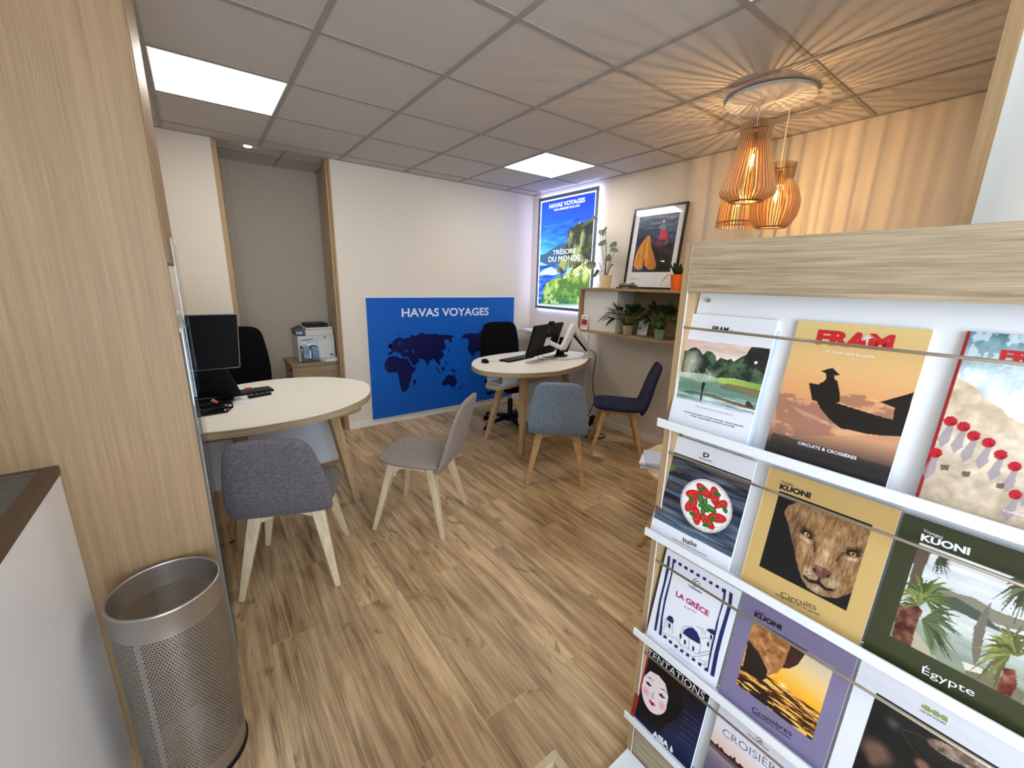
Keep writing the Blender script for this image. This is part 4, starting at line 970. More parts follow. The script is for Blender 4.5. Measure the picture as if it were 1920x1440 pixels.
# ================================================================== back desk equipment
def monitor(name, label, bl, br, tilt, H, bez, group, back_logo=None, zb=None):
    """bl, br: lower corners seen from the screen's back; returns thing, axes"""
    bl = Vector(bl); br = Vector(br); u = (br - bl).normalized(); n0 = u.cross(Vector((0, 0, 1)))   # towards the viewer for u pointing right
    v = (Vector((0, 0, 1)) * math.cos(tilt) - n0 * math.sin(tilt)).normalized(); n = u.cross(v); W_ = (br - bl).length
    t = thing(name, label, 'monitor', ((bl + br) / 2).to_tuple(), 0, group)
    q = lambda a, b, c: bl + u * a + v * b + n * c
    def hx(m, u0, u1, v0, v1, d0, d1): m.hexa([q(u0, v0, d0), q(u1, v0, d0), q(u1, v1, d0), q(u0, v1, d0), q(u0, v0, d1), q(u1, v0, d1), q(u1, v1, d1), q(u0, v1, d1)])
    return t, q, hx, W_, u, v, n
t0 = bpy.data.objects.get('webcam')
t, q, hx, W_, u, v, n = monitor('monitor', 'flat black monitor on a white arm, seen from behind on the back desk', (2.405, 2.98, .785), (2.935, 3.162, .785), math.radians(-17), .335, .01, 'computer monitors on the desks')
m = MB(); hx(m, 0, W_, 0, .325, -.018, 0); m.build('back_shell', MT['black'], t, bevel=.006)
m = MB(); hx(m, -.004, W_ + .004, -.004, .329, -.026, -.0185); m.build('bezel', MT['silver'], t, bevel=.004)
m = MB(); hx(m, .012, W_ - .012, .014, .312, -.0275, -.0262); m.build('screen', MT['screen'], t)
m = MB(); C0 = q(W_ / 2, .265, .0005)
for r0, r1 in ((.019, .022),):
    k = 28; m.add([C0 + (u * math.cos(2 * math.pi * i / k) + v * math.sin(2 * math.pi * i / k)) * r for r in (r0, r1) for i in range(k)], [(i, (i + 1) % k, k + (i + 1) % k, k + i) for i in range(k)])
TM = Plane(q(0, 0, 0), u, v); S = Letters(TM, .001); S.mb = m; S.mats = [MT['grey']]
vs, fs = text_mesh('DELL', None, .02); kk = .03 / (vs[:, 0].max()); S.mb.add([TM.w(W_ / 2 - .015 + p_[0] * kk, .260 + p_[1] * kk, .001) for p_ in vs], fs)
m.build('logo', MT['grey'], t)
mc = q(W_ / 2 + .02, .15, 0)
# webcam on the monitor top edge
w0 = q(W_ * .55, .331, -.01); m = MB(); m.obox(w0 + v * .012, u, n, v, .06, .022, .02); m.obox(w0 + v * .006 - u * .03, u, n, v, .018, .03, .03); m.obox(w0 + v * .008 + u * .03, u, n, v, .016, .03, .026)
t0.location = w0; m.build('webcam_body', MT['black'], t0, bevel=.004)
# monitor arm
t = thing('monitor_mount', 'white articulated monitor mount clamped to the right end of the back desk', 'monitor arm', (3.14, 2.89, .752))
B0 = Vector((3.14, 2.89, .752)); E0 = Vector((2.965, 2.93, 1.072)); K0 = Vector((2.80, 2.90, .865)); V0 = mc + n * .035
m = MB(); m.obox(B0 + Vector((0, 0, .006)), (1, 0, 0), (0, 1, 0), (0, 0, 1), .10, .09, .012); m.obox(B0 + Vector((0, 0, .04)), (1, 0, 0), (0, 1, 0), (0, 0, 1), .055, .055, .055); m.build('clamp_base', MT['white'], t, bevel=.006)
MB().bar(B0 + Vector((0, 0, .068)), E0, .062, .06, .04, .04).build('lower_arm', MT['white'], t, bevel=.006)
MB().bar(B0 + Vector((-.035, -.02, .07)), E0 + Vector((-.035, -.02, -.07)), .018, .018).build('gas_spring', MT['black'], t, bevel=.004)
MB().bar(E0 + Vector((0, -.002, .012)), K0, .068, .062, .046, .042).build('upper_arm', MT['white'], t, bevel=.006)
MB().bar(E0 + Vector((-.02, -.01, -.045)), K0 + Vector((.03, -.01, -.03)), .03, .03).build('arm_underside', MT['black'], t, bevel=.004)
m = MB(); m.bar(K0, V0, .034, .034); m.obox(mc + n * .012, u, v, n, .09, .09, .012); m.obox(mc + n * .032, u, v, n, .04, .045, .03)
m.build('mount_head', MT['white'], t, bevel=.005)
MB().obox(mc + n * .05, u, v, n, .022, .022, .01).build('tilt_knob', MT['black'], t, bevel=.004)
# phone / docking station behind
t = thing('desk_phone', 'black desk phone on a round foot behind the monitor arm', 'phone', (2.93, 3.08, .752))
MB().lathe([(.075, .752), (.08, .757), (.07, .765), (.02, .770)], (2.95, 3.08), 28, 1, .8).build('foot', MT['black'], t, smooth=True, autosm=40)
d_ = Vector((.40, .15, .9)).normalized()
MB().obox(Vector((2.965, 3.09, .845)), d_, Vector((.4, -.85, -.05)), d_.cross(Vector((.4, -.85, -.05))), .20, .08, .04).build('handset', MT['black'], t, bevel=.006)
MB().obox(Vector((2.950, 3.065, .838)), d_, Vector((.4, -.85, -.05)), d_.cross(Vector((.4, -.85, -.05))), .09, .04, .012).build('keypad', MT['darkgrey'], t)
kb = thing('keyboard', 'black keyboard on the back desk in front of the monitor', 'keyboard', (2.44, 3.16, .752), math.radians(14))
m = MB().box(-.20, .20, -.062, .062, 0, .014); m.build('keyboard_body', MT['black'], None, bevel=.003)
o = bpy.data.objects['keyboard_body']; o.parent = kb
m = MB()
for r in range(5):
    for k in range(16): m.box(-.19 + k * .0238, -.17 + k * .0238, -.053 + r * .0215, -.036 + r * .0215, .0142, .018)
o = m.build('keys', MT['darkgrey'], None); o.parent = kb
o = MB().loft([[Vector((2.065 + .030 * s * math.cos(a) * 1.0 + .006, 3.17 + .048 * s * math.sin(a), z)) for a in [2 * math.pi * i / 24 for i in range(24)]] for s, z in ((.9, .752), (1, .757), (.96, .770), (.8, .780), (.5, .786), (.15, .788))]).build('computer_mouse', MT['black'], smooth=True)
tag(o, 'black computer mouse on the rounded left end of the back desk', 'mouse')
def cable(name, pts, r, label, mat='black', cat='cable', group=None):
    P = [Vector(p) for p in pts]; out = []
    k = len(P)
    for i in range(k - 1):
        p0, p1, p2, p3 = P[max(i - 1, 0)], P[i], P[i + 1], P[min(i + 2, k - 1)]
        for j in range(8):
            s = j / 8; out.append(.5 * ((2 * p1) + (p2 - p0) * s + (2 * p0 - 5 * p1 + 4 * p2 - p3) * s * s + (3 * p1 - p0 - 3 * p2 + p3) * s ** 3))
    out.append(P[-1]); o = MB().tube(out, r, 7).build(name, MT[mat], smooth=True); tag(o, label, cat, group); return o
cable('mouse_cable', [(2.095, 3.20, .7535), (2.16, 3.19, .7535), (2.22, 3.13, .7535), (2.30, 3.17, .7535), (2.36, 3.24, .7535)], .0016, 'thin cable running from the mouse on the back desk', 'grey')
cable('monitor_cable', [tuple(q(W_ * .45, .10, .010)), tuple(q(W_ * .42, .02, .035)), tuple(q(W_ * .55, .00, .06)), (2.80, 3.02, .765), (2.90, 3.05, .775)], .003, 'black cable looping below the back monitor')
cable('monitor_cable', [tuple(q(W_ * .38, .10, .010)), tuple(q(W_ * .30, .005, .03)), tuple(q(W_ * .45, -.015, .075)), (2.78, 2.99, .757), (2.88, 3.03, .765)], .003, 'second black cable looping lower under the back monitor')
cable('arm_cable', [(3.13, 2.95, .83), (3.19, 2.90, .82), (3.235, 2.86, .77), (3.235, 2.86, .69), (3.15, 2.80, .5), (3.17, 2.78, .3), (3.20, 2.9, .05), (3.22, 2.95, .012)], .004, 'black cable hanging from the monitor arm down to the floor')
cable('desk_cable', [(3.14, 2.90, .700), (3.05, 2.93, .62), (2.98, 2.96, .600)], .003, 'short black cable under the right end of the back desk')
cable('desk_cable', [(3.02, 2.92, .700), (2.97, 2.95, .64), (2.96, 2.97, .600)], .003, 'shortest black cable under the back desk top')
t = thing('power_strip', 'white power strip with black plugs on the floor under the back desk', 'power strip', (3.15, 2.85, 0))
MB().box(3.03, 3.28, 2.78, 2.83, .0, .03).build('strip_body', MT['white'], t, bevel=.004)
m = MB()
for k in range(3): m.obox((3.09 + .06 * k, 2.805, .052), (1, .3, .1), (0, 1, 0), (0, 0, 1), .04, .04, .042)
m.obox((3.19, 2.80, .10), (1, .3, .1), (0, 1, 0), (0, 0, 1), .07, .05, .06)
m.build('plugs', MT['black'], t, bevel=.006)
cable('floor_cable', [(3.09, 2.76, .006), (2.97, 2.70, .006), (2.93, 2.60, .006), (3.05, 2.52, .006), (3.12, 2.58, .006), (3.10, 2.72, .006)], .0045, 'black cable looped on the floor under the navy chair')
cable('floor_cable', [(3.18, 2.84, .11), (3.14, 2.86, .16), (3.08, 2.84, .12), (3.06, 2.78, .05), (2.98, 2.80, .006), (2.85, 2.84, .006), (2.75, 2.88, .006)], .0045, 'black cable running from the power strip towards the tweed chair')

# ================================================================== foreground desk equipment
t = thing('monitor', 'black monitor on a stand on the foreground desk, partly hidden by the wall unit', 'monitor', (-.07, 2.92, .752), 0, 'computer monitors on the desks')
def nm(m, u0, u1, v0, v1, d0, d1, k=.06): # slightly leaning screen facing the viewer
    f = lambda a, b, c: (a + (b - .955) * .07, 2.90 + c + (b - .955) * k, b)
    m.hexa([f(u0, d0, v0) if 0 else Vector(f(u0, v0, d0)), Vector(f(u1, v0, d0)), Vector(f(u1, v1, d0)), Vector(f(u0, v1, d0)), Vector(f(u0, v0, d1)), Vector(f(u1, v0, d1)), Vector(f(u1, v1, d1)), Vector(f(u0, v1, d1))])
m = MB(); nm(m, -.35, .152, .955, 1.272, 0, .03); m.build('monitor_case', MT['silver'], t, bevel=.008)
m = MB(); nm(m, -.345, .147, .960, 1.267, -.0025, -.0002); m.build('back_panel', MT['screen'], t, bevel=.002)
m = MB(); m.hexa([Vector(p) for p in ((-.15, 2.99, .775), (.145, 2.93, .775), (.145, 2.99, .775), (-.15, 3.03, .775), (-.13, 2.935, .955), (.085, 2.92, .955), (.085, 2.96, .955), (-.13, 2.98, .955))])
m.build('stand_column', MT['black'], t, bevel=.008)
MB().prism([(-.25, 2.80), (.04, 2.82), (.10, 2.93), (.10, 2.985), (-.25, 3.04)], .752, .768).build('stand_foot', MT['black'], t, bevel=.005)
t = thing('desk_tray', 'black wire desk tray in front of the near monitor stand', 'tray', (-.06, 2.72, .752))
m = MB(); P = [(-.14, 2.66), (.05, 2.68), (.08, 2.76), (-.10, 2.775)]
for z in (.757, .785): m.tube([Vector((*p, z)) for p in P + [P[0]]], .005, 8)
for p in P: m.tube([(*p, .753), (*p, .788)], .004, 6)
m.build('wire_frame', MT['black'], t, smooth=True)
MB().box(-.12, .04, 2.69, 2.755, .7525, .7545).build('tray_plate', MT['black'], t)
t = thing('desk_organizer', 'small black desk organizer with an orange tab beside the near monitor foot', 'organizer', (.01, 2.80, .770))
MB().box(-.05, .03, 2.775, 2.81, .769, .795).build('body', MT['black'], t, bevel=.005)
m = MB(); m.bar((-.01, 2.772, .812), (.015, 2.768, .792), .018, .010, .003, .003); m.build('tab', MT['orange'], t)
o = MB().prism([(.08, 2.83), (.20, 2.80), (.24, 2.86), (.12, 2.90)], .752, .7545).build('paper_sheet', MT['paper']); tag(o, 'white sheet of paper under the black items on the foreground desk', 'paper')
kb = thing('keyboard', 'black keyboard on the foreground desk behind the monitor foot', 'keyboard', (.19, 3.08, .752), math.radians(8))
o = MB().box(-.13, .13, -.055, .055, 0, .014).build('keyboard_body', MT['black'], None, bevel=.003); o.parent = kb
m = MB()
for r in range(5):
    for k in range(11): m.box(-.125 + k * .0228, -.106 + k * .0228, -.048 + r * .0195, -.033 + r * .0195, .0142, .018)
o = m.build('keys', MT['darkgrey'], None); o.parent = kb
o = MB().box(.13, .17, 3.13, 3.19, .7672 + .004, .775).build('red_note', MT['redp']); tag(o, 'small dark red booklet lying on the foreground keyboard', 'booklet'); 
o.location = (.19, 3.105, .7705)
t = thing('key_bundle', 'black key bundle lying on the foreground desk right of the monitor foot', 'keys', (.22, 2.94, .752))
MB().obox((.235, 2.955, .760), (1, .25, 0), (-.25, 1, 0), (0, 0, 1), .13, .035, .014).build('body', MT['black'], t, bevel=.004)
m = MB()
for k in range(4): m.obox((.19 + .03 * k, 2.945 + .0075 * k, .7688), (1, .25, 0), (-.25, 1, 0), (0, 0, 1), .014, .014, .002)
m.build('buttons', MT['grey'], t)
cable('floor_cable', [(-.03, 2.60, .006), (.06, 2.64, .006), (.13, 2.70, .006), (.16, 2.80, .006), (.12, 2.95, .006), (.0, 3.2, .006)], .004, 'black cable on the floor under the foreground desk')

# ================================================================== alcove: oak cabinet, printer, papers
t = thing('storage_cabinet', 'low oak cabinet standing in the alcove under the printer', 'cabinet', (.85, 4.5, 0))
MB().box(.635, 1.09, 4.315, 4.745, .0, .655).build('carcass', MT['oakx'], t, bevel=.002)
MB().box(.625, 1.093, 4.30, 4.75, .656, .678).build('cabinet_top', MT['oakd'], t, bevel=.002)
for z0_, z1_ in ((.02, .32), (.335, .64)):
    d = MB().box(.655, 1.075, 4.304, 4.314, z0_, z1_).build('drawer', MT['oakx'], t, bevel=.001)
for z_ in (.60, .52):
    MB().box(.629, .6345, 4.36, 4.372, z_, z_ + .03).build('hinge', MT['black'], t)
    MB().box(.629, .6345, 4.44, 4.452, z_ - .02, z_ + .01).build('hinge', MT['black'], t)
t = thing('printer', 'white office laser printer with scanner lid on the alcove cabinet', 'printer', (.90, 4.55, .679))
MB().box(.72, 1.06, 4.42, 4.74, .679, .93).build('printer_body', MT['printer'], t, bevel=.006)
MB().box(.80, 1.055, 4.43, 4.74, .9305, .985).build('scanner_unit', MT['printer'], t, bevel=.005)
MB().box(.805, 1.055, 4.432, 4.74, .987, 1.005).build('scanner_lid', MT['printer'], t, bevel=.004)
MB().box(.722, .798, 4.45, 4.73, .9305, .9345).build('output_tray', MT['black'], t)
MB().box(.86, 1.045, 4.4155, 4.4195, .70, .885).build('front_cover', MT['whitem'], t, bevel=.001)
MB().box(.96, .975, 4.4160, 4.4195, .905, .918).build('power_button', MT['darkgrey'], t)
m = MB(); m.box(1.005, 1.017, 4.4142, 4.4153, .72, .74); m.box(1.023, 1.035, 4.4142, 4.4153, .72, .74); m.build('badge', MT['darkgrey'], t)
m = MB(); m.obox((.745, 4.56, .990), (.9, -.1, .42), (0, 1, 0), Vector((.9, -.1, .42)).cross(Vector((0, 1, 0))), .085, .16, .02); m.bar((.72, 4.50, .935), (.72, 4.50, .97), .01); m.bar((.72, 4.62, .935), (.72, 4.62, .97), .01)
m.build('control_panel', MT['darkgrey'], t, bevel=.003)
o = MB().box(.73, .79, 4.52, 4.70, .9348, .965).build('paper_pile', MT['paperb']); tag(o, 'small pile of bluish prints in the printer output tray', 'papers')
t = thing('document_tray', 'black flat binder lying on top of the printer', 'binder', (.93, 4.58, 1.0055))
MB().box(.82, 1.02, 4.47, 4.70, 1.0055, 1.037).build('binder_cover', MT['black'], t, bevel=.003)
m = MB(); m.box(.825, 1.015, 4.4675, 4.4695, 1.018, 1.021); m.build('label_strip', MT['darkgrey'], t)
o = MB().box(.875, .915, 4.45, 4.60, .679, .69)
bp = Plane((.728, 4.352, .6790), (1, .03, 0), (0, .22, 1)); t = thing('brochure', 'brochure with penguins on an icy shore propped against the printer', 'brochure', (.82, 4.37, .679))
m = MB(); q2 = lambda a, b, c: Vector(bp.w(a, b, c)); W2, H2 = .165, .215
m.hexa([q2(0, 0, -.006), q2(W2, 0, -.006), q2(W2, H2, -.006), q2(0, H2, -.006), q2(0, 0, 0), q2(W2, 0, 0), q2(W2, H2, 0), q2(0, H2, 0)]); m.build('pages', MT['paperb'], t)
CA = (520, 580, 12); A = Art(bp, 0, W2, 0, H2, .0018, CA, (150, 180, 215)); am = np.ones(A.U.shape, bool)
A.grad(am, (620, 600), (700, 1180), [(0, (150, 176, 208)), (.35, (206, 218, 232)), (.5, (120, 150, 180)), (.8, (110, 150, 190)), (1, (60, 70, 76))]); A.noise(am, .25, 60, 61, .6, 2)
A.poly([(730, 830), (760, 805), (890, 815), (900, 850), (740, 850)], (60, 78, 100)); A.poly([(440, 860), (520, 830), (700, 850), (690, 870), (445, 875)], (110, 130, 150))
for x, y, s in ((540, 1000, 1.0), (510, 1040, .8), (740, 1000, 1.0)):
    A.poly([(x - 20, y - 180 * s), (x + 10, y - 185 * s), (x + 40, y - 100 * s), (x + 60, y), (x + 50, y + 130 * s), (x - 20, y + 140 * s), (x - 40, y + 20)], (48, 52, 60)); A.poly([(x - 5, y - 120 * s), (x + 20, y - 60 * s), (x + 28, y + 100 * s), (x - 15, y + 110 * s), (x - 25, y)], (225, 228, 232))
A.poly([(470, 1150), (980, 1130), (980, 1240), (470, 1240)], (58, 66, 72)); A.build('cover_picture', MT['art'], t)
S = Letters(bp, .0012, CA); S.poly([(515, 715), (535, 680), (550, 712)], MT['inkn']); S.line([(560, 700), (800, 675)], .006, MT['inkn']); S.build('title_line', t)
o = MB().prism([(.935, 4.30 + .01), (1.085, 4.31), (1.085, 4.40), (.90, 4.405)], .679, .701).build('paper_stack', MT['paper']); tag(o, 'stack of white paper on the right corner of the alcove cabinet', 'papers')
o = MB().prism([(.945, 4.322), (1.08, 4.325), (1.08, 4.40), (.92, 4.40)], .7015, .706).build('notebook', MT['printer']); tag(o, 'pale notebook lying on the paper stack in the alcove', 'notebook')

# ================================================================== coffee table behind the rack
TC, TR, TZ = (2.385, 1.09), .43, .42
t = thing('coffee_table', 'round low light wood table half hidden behind the brochure rack', 'table', (*TC, 0))
MB().lathe([(TR - .004, TZ - .018), (TR, TZ - .014), (TR, TZ - .003), (TR - .003, TZ)], TC, 72).build('tabletop', MT['oakl'], t, smooth=True, autosm=40)
for k in range(3):
    a = math.radians(163 + 120 * k); d = Vector((math.cos(a), math.sin(a), 0)); c = Vector((*TC, 0))
    MB().bar(c + d * .26 + Vector((0, 0, TZ - .018)), c + d * .508, .05, .03, .04, .03, side=(-d.y, d.x, 0)).build('leg', MT['oakm'], t, bevel=.004)
GM = 'magazines stacked on the low round table'
zz = TZ + .0005
for k, (dx, dy, a, mt_, lb) in enumerate(((0, 0, .50, 'paper', 'lowest white magazine of the stack on the low round table'), (.005, .004, .56, 'paperb', 'middle pale blue magazine of the stack on the low round table'), (-.004, .006, .48, 'paper', 'third magazine up in the stack on the low round table'), (.01, -.006, .7, 'paperb', 'top magazine of the stack on the low round table'))):
    c = Vector((2.16 + dx, 1.285 + dy, zz + .006)); ux = Vector((math.cos(a), math.sin(a), 0))
    o = MB().obox(c, ux, (-ux.y, ux.x, 0), (0, 0, 1), .21, .28, .011).build('magazine', MT[mt_], bevel=.001); tag(o, lb, 'magazine', GM); zz += .0118
# ================================================================== brochure rack on the right
RX = .94; RY0, RY1 = -.50, .577
t = rack = thing('brochure_rack', 'oak and white tiered brochure rack filling the right foreground', 'rack', (1.1, .05, 0))
LZ = [1.160, .843, .510, .196]          # top of the four shelf lips
MB().box(RX, 1.30, RY1 - .0175, RY1, 0, 1.588).build('side_panel', MT['oakv'], t, bevel=.001)
MB().box(RX - .0006, RX + .001, RY1 - .0195, RY1 - .0172, .002, 1.587).build('edge_strip', MT['white'], t)
MB().box(RX, 1.30, RY0, RY0 + .018, 0, 1.588).build('side_panel', MT['oakv'], t, bevel=.001)
MB().box(1.285, 1.2995, RY0 + .0181, RY1 - .0199, 0, 1.47).build('back_panel', MT['white'], t)
MB().box(RX - .002, .962, RY0 + .0181, RY1 - .0199, 1.4745, 1.589).build('header_board', MT['oakh'], t, bevel=.001)
MB().box(.9625, 1.2845, RY0 + .0181, RY1 - .0199, 1.57, 1.588).build('top_board', MT['oakh'], t)
yA, yB = RY0 + .019, RY1 - .020
for k, z in enumerate(LZ):
    # slanted back board of the tier, shelf plate and upstanding lip
    zt = z + .325 if k else 1.512; m = MB(); zb = z - .012; n_ = .008
    xt = 1.0 + (.006 if k else 0)
    m.hexa([Vector(p) for p in ((.945, yA, zb), (.953, yA, zb), (.953, yB, zb), (.945, yB, zb), (xt, yA, zt - .014), (xt + .008, yA, zt - .014), (xt + .008, yB, zt - .014), (xt, yB, zt - .014))])
    m.build('tier_board', MT['white'], t)
    m = MB(); m.box(.912, .999 if k < 0 else .9445, yA, yB, z - .022, z - .014); m.box(.906, .9115, yA, yB + .022, z - .022, z); m.build('shelf_lip', MT['white'], t, bevel=.0012)
for k, z in enumerate(LZ):
    zr = (1.391, 1.062, .735, .4155)[k]; MB().tube([(.9445, yB + .002, zr), (.9445, yA, zr)], .0032, 12).build('retaining_rod', MT['brass'], t, smooth=True)
MB().box(RX + .004, RX + .014, yA, yB, .0, LZ[3] - .024).build('kick_board', MT['oakh'], t)
sc = MB().tube([(.992, .530, 1.4565), (.987, .530, 1.4565)], .0045, 16).build('screw_cap', MT['steel'], t, smooth=True, autosm=40)
o = MB().box(.62, .9385, -.40, .572, 0, .022).build('floor_tray', MT['white'], bevel=.001); tag(o, 'flat white base board on the floor in front of the brochure rack', 'base board')
t = thing('display_box', 'low oak box with grey lining at the bottom edge', 'box', (.36, .3, 0))
bx0, bx1, by0, by1, bz = .12, .527, .06, .503, .45
m = MB(); w = .018
m.box(bx0, bx1, by1 - w, by1, 0, bz); m.box(bx0, bx1, by0, by0 + w, 0, bz); m.box(bx0, bx0 + w, by0 + w, by1 - w, 0, bz); m.box(bx1 - w, bx1, by0 + w, by1 - w, 0, bz)
m.build('oak_casing', MT['oakx'], t, bevel=.001)
MB().box(bx0 + w + .001, bx1 - w - .001, by0 + w + .001, by1 - w - .001, .01, bz - .03).build('grey_lining', plain('pale_grey_lining', rgb(176, 184, 190), .4, var=.1), t)
m = MB(); m.lathe([(.004, bz), (.004, bz + .002), (.001, bz + .003)], (bx1 - .009, by1 - .05), 12); m.build('brass_pin', MT['brass'], t)

C1 = (1230, 400, 2.783); C2 = (1180, 800, 3.6); C3 = (1150, 1100, 3.84); C4 = (1580, 850, 2.441); D1 = (1640, 600, 3.6); D2 = (1190, 1020, 5.143); D3 = (1300, 1280, 3.097); D4 = (1240, 580, 5.143); FX = (0, 0, 1)
def tierplane(k, dx=0.0):
    """plane of the covers resting in tier k: u runs to the right (towards -Y), v up the slope"""
    z = LZ[k] - .013; b = Vector((.926 - dx, 0, z)); tp = Vector((.983 - dx, 0, z + .285)); return Plane(b, (0, -1, 0), tp - b)
GB = 'travel brochures on the tiered rack'
def brochure(k, label, uL, uR, v1, th=.007, paper='paper', dx=0.0, spine=None):
    pl = tierplane(k, dx); t = thing('brochure', label, 'brochure', Vector(pl.w((uL + uR) / 2, 0)).to_tuple(), 0, GB)
    q = lambda a, b, c: Vector(pl.w(a, b, c)); m = MB()
    m.hexa([q(uL, .001, -th), q(uR, .001, -th), q(uR, v1, -th), q(uL, v1, -th), q(uL, .001, 0), q(uR, .001, 0), q(uR, v1, 0), q(uL, v1, 0)])
    m.build('pages', MT[paper], t); return t, pl
def span(k, xl, yl, xr, yr, dx=0): p = tierplane(k, dx); return p.uv(xl, yl)[0], p.uv(xr, yr)[0]
def cover(t, pl, uL, uR, v1, crop, bg, res=.00125):
    return Art(pl, uL, uR, .001, v1, res, crop, bg)
def fit(k, TL, TR, BL=None, dx=0.0):
    """extent of a cover from the corners visible in the photograph"""
    p = tierplane(k, dx); a = p.uv(*TL); b = p.uv(*TR); l = a[0] if BL is None else (a[0] + p.uv(*BL)[0]) / 2
    return l, b[0], (a[1] + b[1]) / 2
NOP = lambda A: np.ones(A.U.shape, bool)
# ---- row 1, left
uL, uR, v1 = fit(0, (1292, 588), (1460, 600), (1262, 780))
tt, pl = brochure(0, 'white brochure of misty green karst river, at the top left of the rack', uL, uR, v1)
A = cover(tt, pl, uL, uR, v1, D4, (232, 234, 242)); ph = A.mask([(236, 285), (1062, 380), (925, 1040), (145, 845)])
A.grad(ph, (600, 320), (560, 960), [(0, (214, 186, 178)), (.12, (228, 200, 186)), (.25, (236, 226, 212)), (.55, (150, 176, 150)), (.8, (120, 150, 140)), (1, (190, 198, 206))])
A.noise(ph & (A.V > 0), .14, 40, 71, .4, 1.6)
mo = [(215, 390), (255, 400), (290, 372), (335, 366), (370, 392), (405, 440), (440, 400), (490, 410), (525, 450), (535, 500), (570, 465), (640, 490), (670, 475), (700, 505), (770, 460), (820, 440), (860, 375), (885, 362), (1050, 384), (1000, 730), (900, 715), (700, 665), (530, 660), (400, 620), (190, 600)]
mk = A.mask(mo) & ph; A.blend(mk, (66, 84, 66)); nn = vnoise(A.U, A.V, 60, 72, 5); A.blend(mk & (nn < .48), (28, 42, 34), .8); A.blend(mk & (nn > .6), (96, 118, 84), .6)
A.blend(A.mask([(820, 440), (860, 375), (885, 362), (1050, 384), (1010, 650), (900, 560), (780, 520)]) & ph, (30, 28, 34), .75); A.ell((912, 515), .0035, (235, 235, 235))
A.ell((300, 500), .03, (240, 232, 214), .85, 1.0); A.ell((260, 600), .02, (240, 235, 215), .7, 1.0); A.ell((470, 640), .02, (244, 238, 205), .6, 1.0)
A.grad(A.mask([(560, 655), (1000, 730), (985, 780), (700, 740), (540, 700)]) & ph, (560, 680), (1000, 740), [(0, (180, 200, 90)), (1, (130, 164, 70))])
A.blend(A.mask([(560, 740), (640, 715), (985, 790), (965, 870), (800, 820), (560, 760)]) & ph, (128, 116, 76)); A.blend(A.mask([(170, 640), (330, 690), (540, 700), (980, 870), (945, 960), (500, 800), (160, 760)]) & ph, (84, 122, 104), .55)
A.noise(A.mask([(150, 760), (980, 900), (925, 1040), (145, 845)]) & ph, .4, 60, 73, .35, 3)
A.poly([(290, 775), (300, 783), (560, 850), (800, 920), (940, 975), (938, 985), (780, 945), (540, 865), (290, 790)], (120, 92, 64)); A.poly([(398, 700), (412, 690), (425, 722), (408, 760), (398, 805), (385, 795), (388, 740)], (28, 26, 22))
A.poly([(385, 805), (400, 808), (385, 885), (368, 885)], (40, 60, 52)); A.poly([(808, 930), (820, 880), (860, 895), (900, 960)], (64, 54, 44))
A.build('cover_picture', MT['art'], tt)
S = Letters(pl, .0012, D4); S.line([(318, 545), (312, 640), (350, 695), (420, 700), (470, 660), (475, 620), (430, 570)], .0007, MT['inkw']); S.line([(330, 540), (400, 690), (440, 580)], .0005, MT['inkw'])
S.text('FRAM', (490, 206), (645, 222), .30, MT['ink'], .03); S.text('Signature', (655, 220), (815, 240), .16, MT['ink'], 0, .4)
S.text('Votre nouvelle ou plus vraie des d’Évasion', (330, 937), (690, 1028), .035, MT['inkg'], 0, .2); S.text('CIRCUITS DÉCOUVERTE - VOYAGES AVENTURE - CIRCUITS PRIVATIFS', (218, 988), (792, 1140), .024, MT['ink'], .01); S.text('NATURE - RANDONNÉES - ESCAPADES DE CHARME', (278, 1028), (708, 1142), .030, MT['ink'], .01)
S.build('cover_lettering', tt)
# its neighbour hidden behind, only the blue-white fore-edge shows
pb = tierplane(0, -.008); m = MB(); q = lambda a, b, c: Vector(pb.w(a, b, c)); 
tb = thing('brochure', 'pale blue edged brochure tucked behind the karst river one', 'brochure', Vector(pb.w(uL + .01, 0)).to_tuple(), 0, GB)
m.hexa([q(uL + .012, .001, -.006), q(uR + .005, .001, -.006), q(uR + .005, v1 - .006, -.006), q(uL + .012, v1 - .006, -.006), q(uL + .012, .001, 0), q(uR + .005, .001, 0), q(uR + .005, v1 - .006, 0), q(uL + .012, v1 - .006, 0)]); m.build('pages', MT['paperb'], tb)
# ---- row 1, middle
uL, uR, v1 = fit(0, (1489, 600), (1751, 618), (1444, 835))
tt, pl = brochure(0, 'tan brochure with black silhouette of a boatman in a conical hat, top row centre', uL, uR, v1, .009)
A = cover(tt, pl, uL, uR, v1, C1, (226, 190, 120)); al = NOP(A)
A.grad(al, (1050, 600), (900, 1330), [(0, (220, 192, 130)), (.3, (226, 178, 118)), (.5, (222, 158, 106)), (.62, (196, 140, 110)), (.75, (206, 150, 112)), (.86, (120, 92, 76)), (.93, (48, 44, 44)), (1, (40, 40, 42))])
cl = A.mask([(640, 930), (760, 950), (830, 990), (900, 1000), (960, 940), (1100, 950), (1240, 1010), (1330, 960), (1290, 1160), (620, 1160), (630, 1000)]); nn = vnoise(A.U, A.V, 34, 81, 5, .7, 1.4)
A.blend(cl & (nn < .5), (150, 104, 88), .7); A.blend(cl & (nn > .58), (232, 182, 140), .5)
A.poly([(608, 1143), (1262, 1335), (1250, 1390), (590, 1200)], (34, 32, 34), .55)
A.poly([(798, 885), (850, 893), (862, 880), (875, 900), (880, 940), (895, 960), (940, 990), (960, 995), (1170, 1060), (1235, 1078), (1245, 1015), (1168, 985), (1345, 935), (1290, 1165), (1180, 1160), (1090, 1150), (960, 1120), (905, 1075), (860, 1020), (838, 980), (815, 975)], (26, 20, 18))
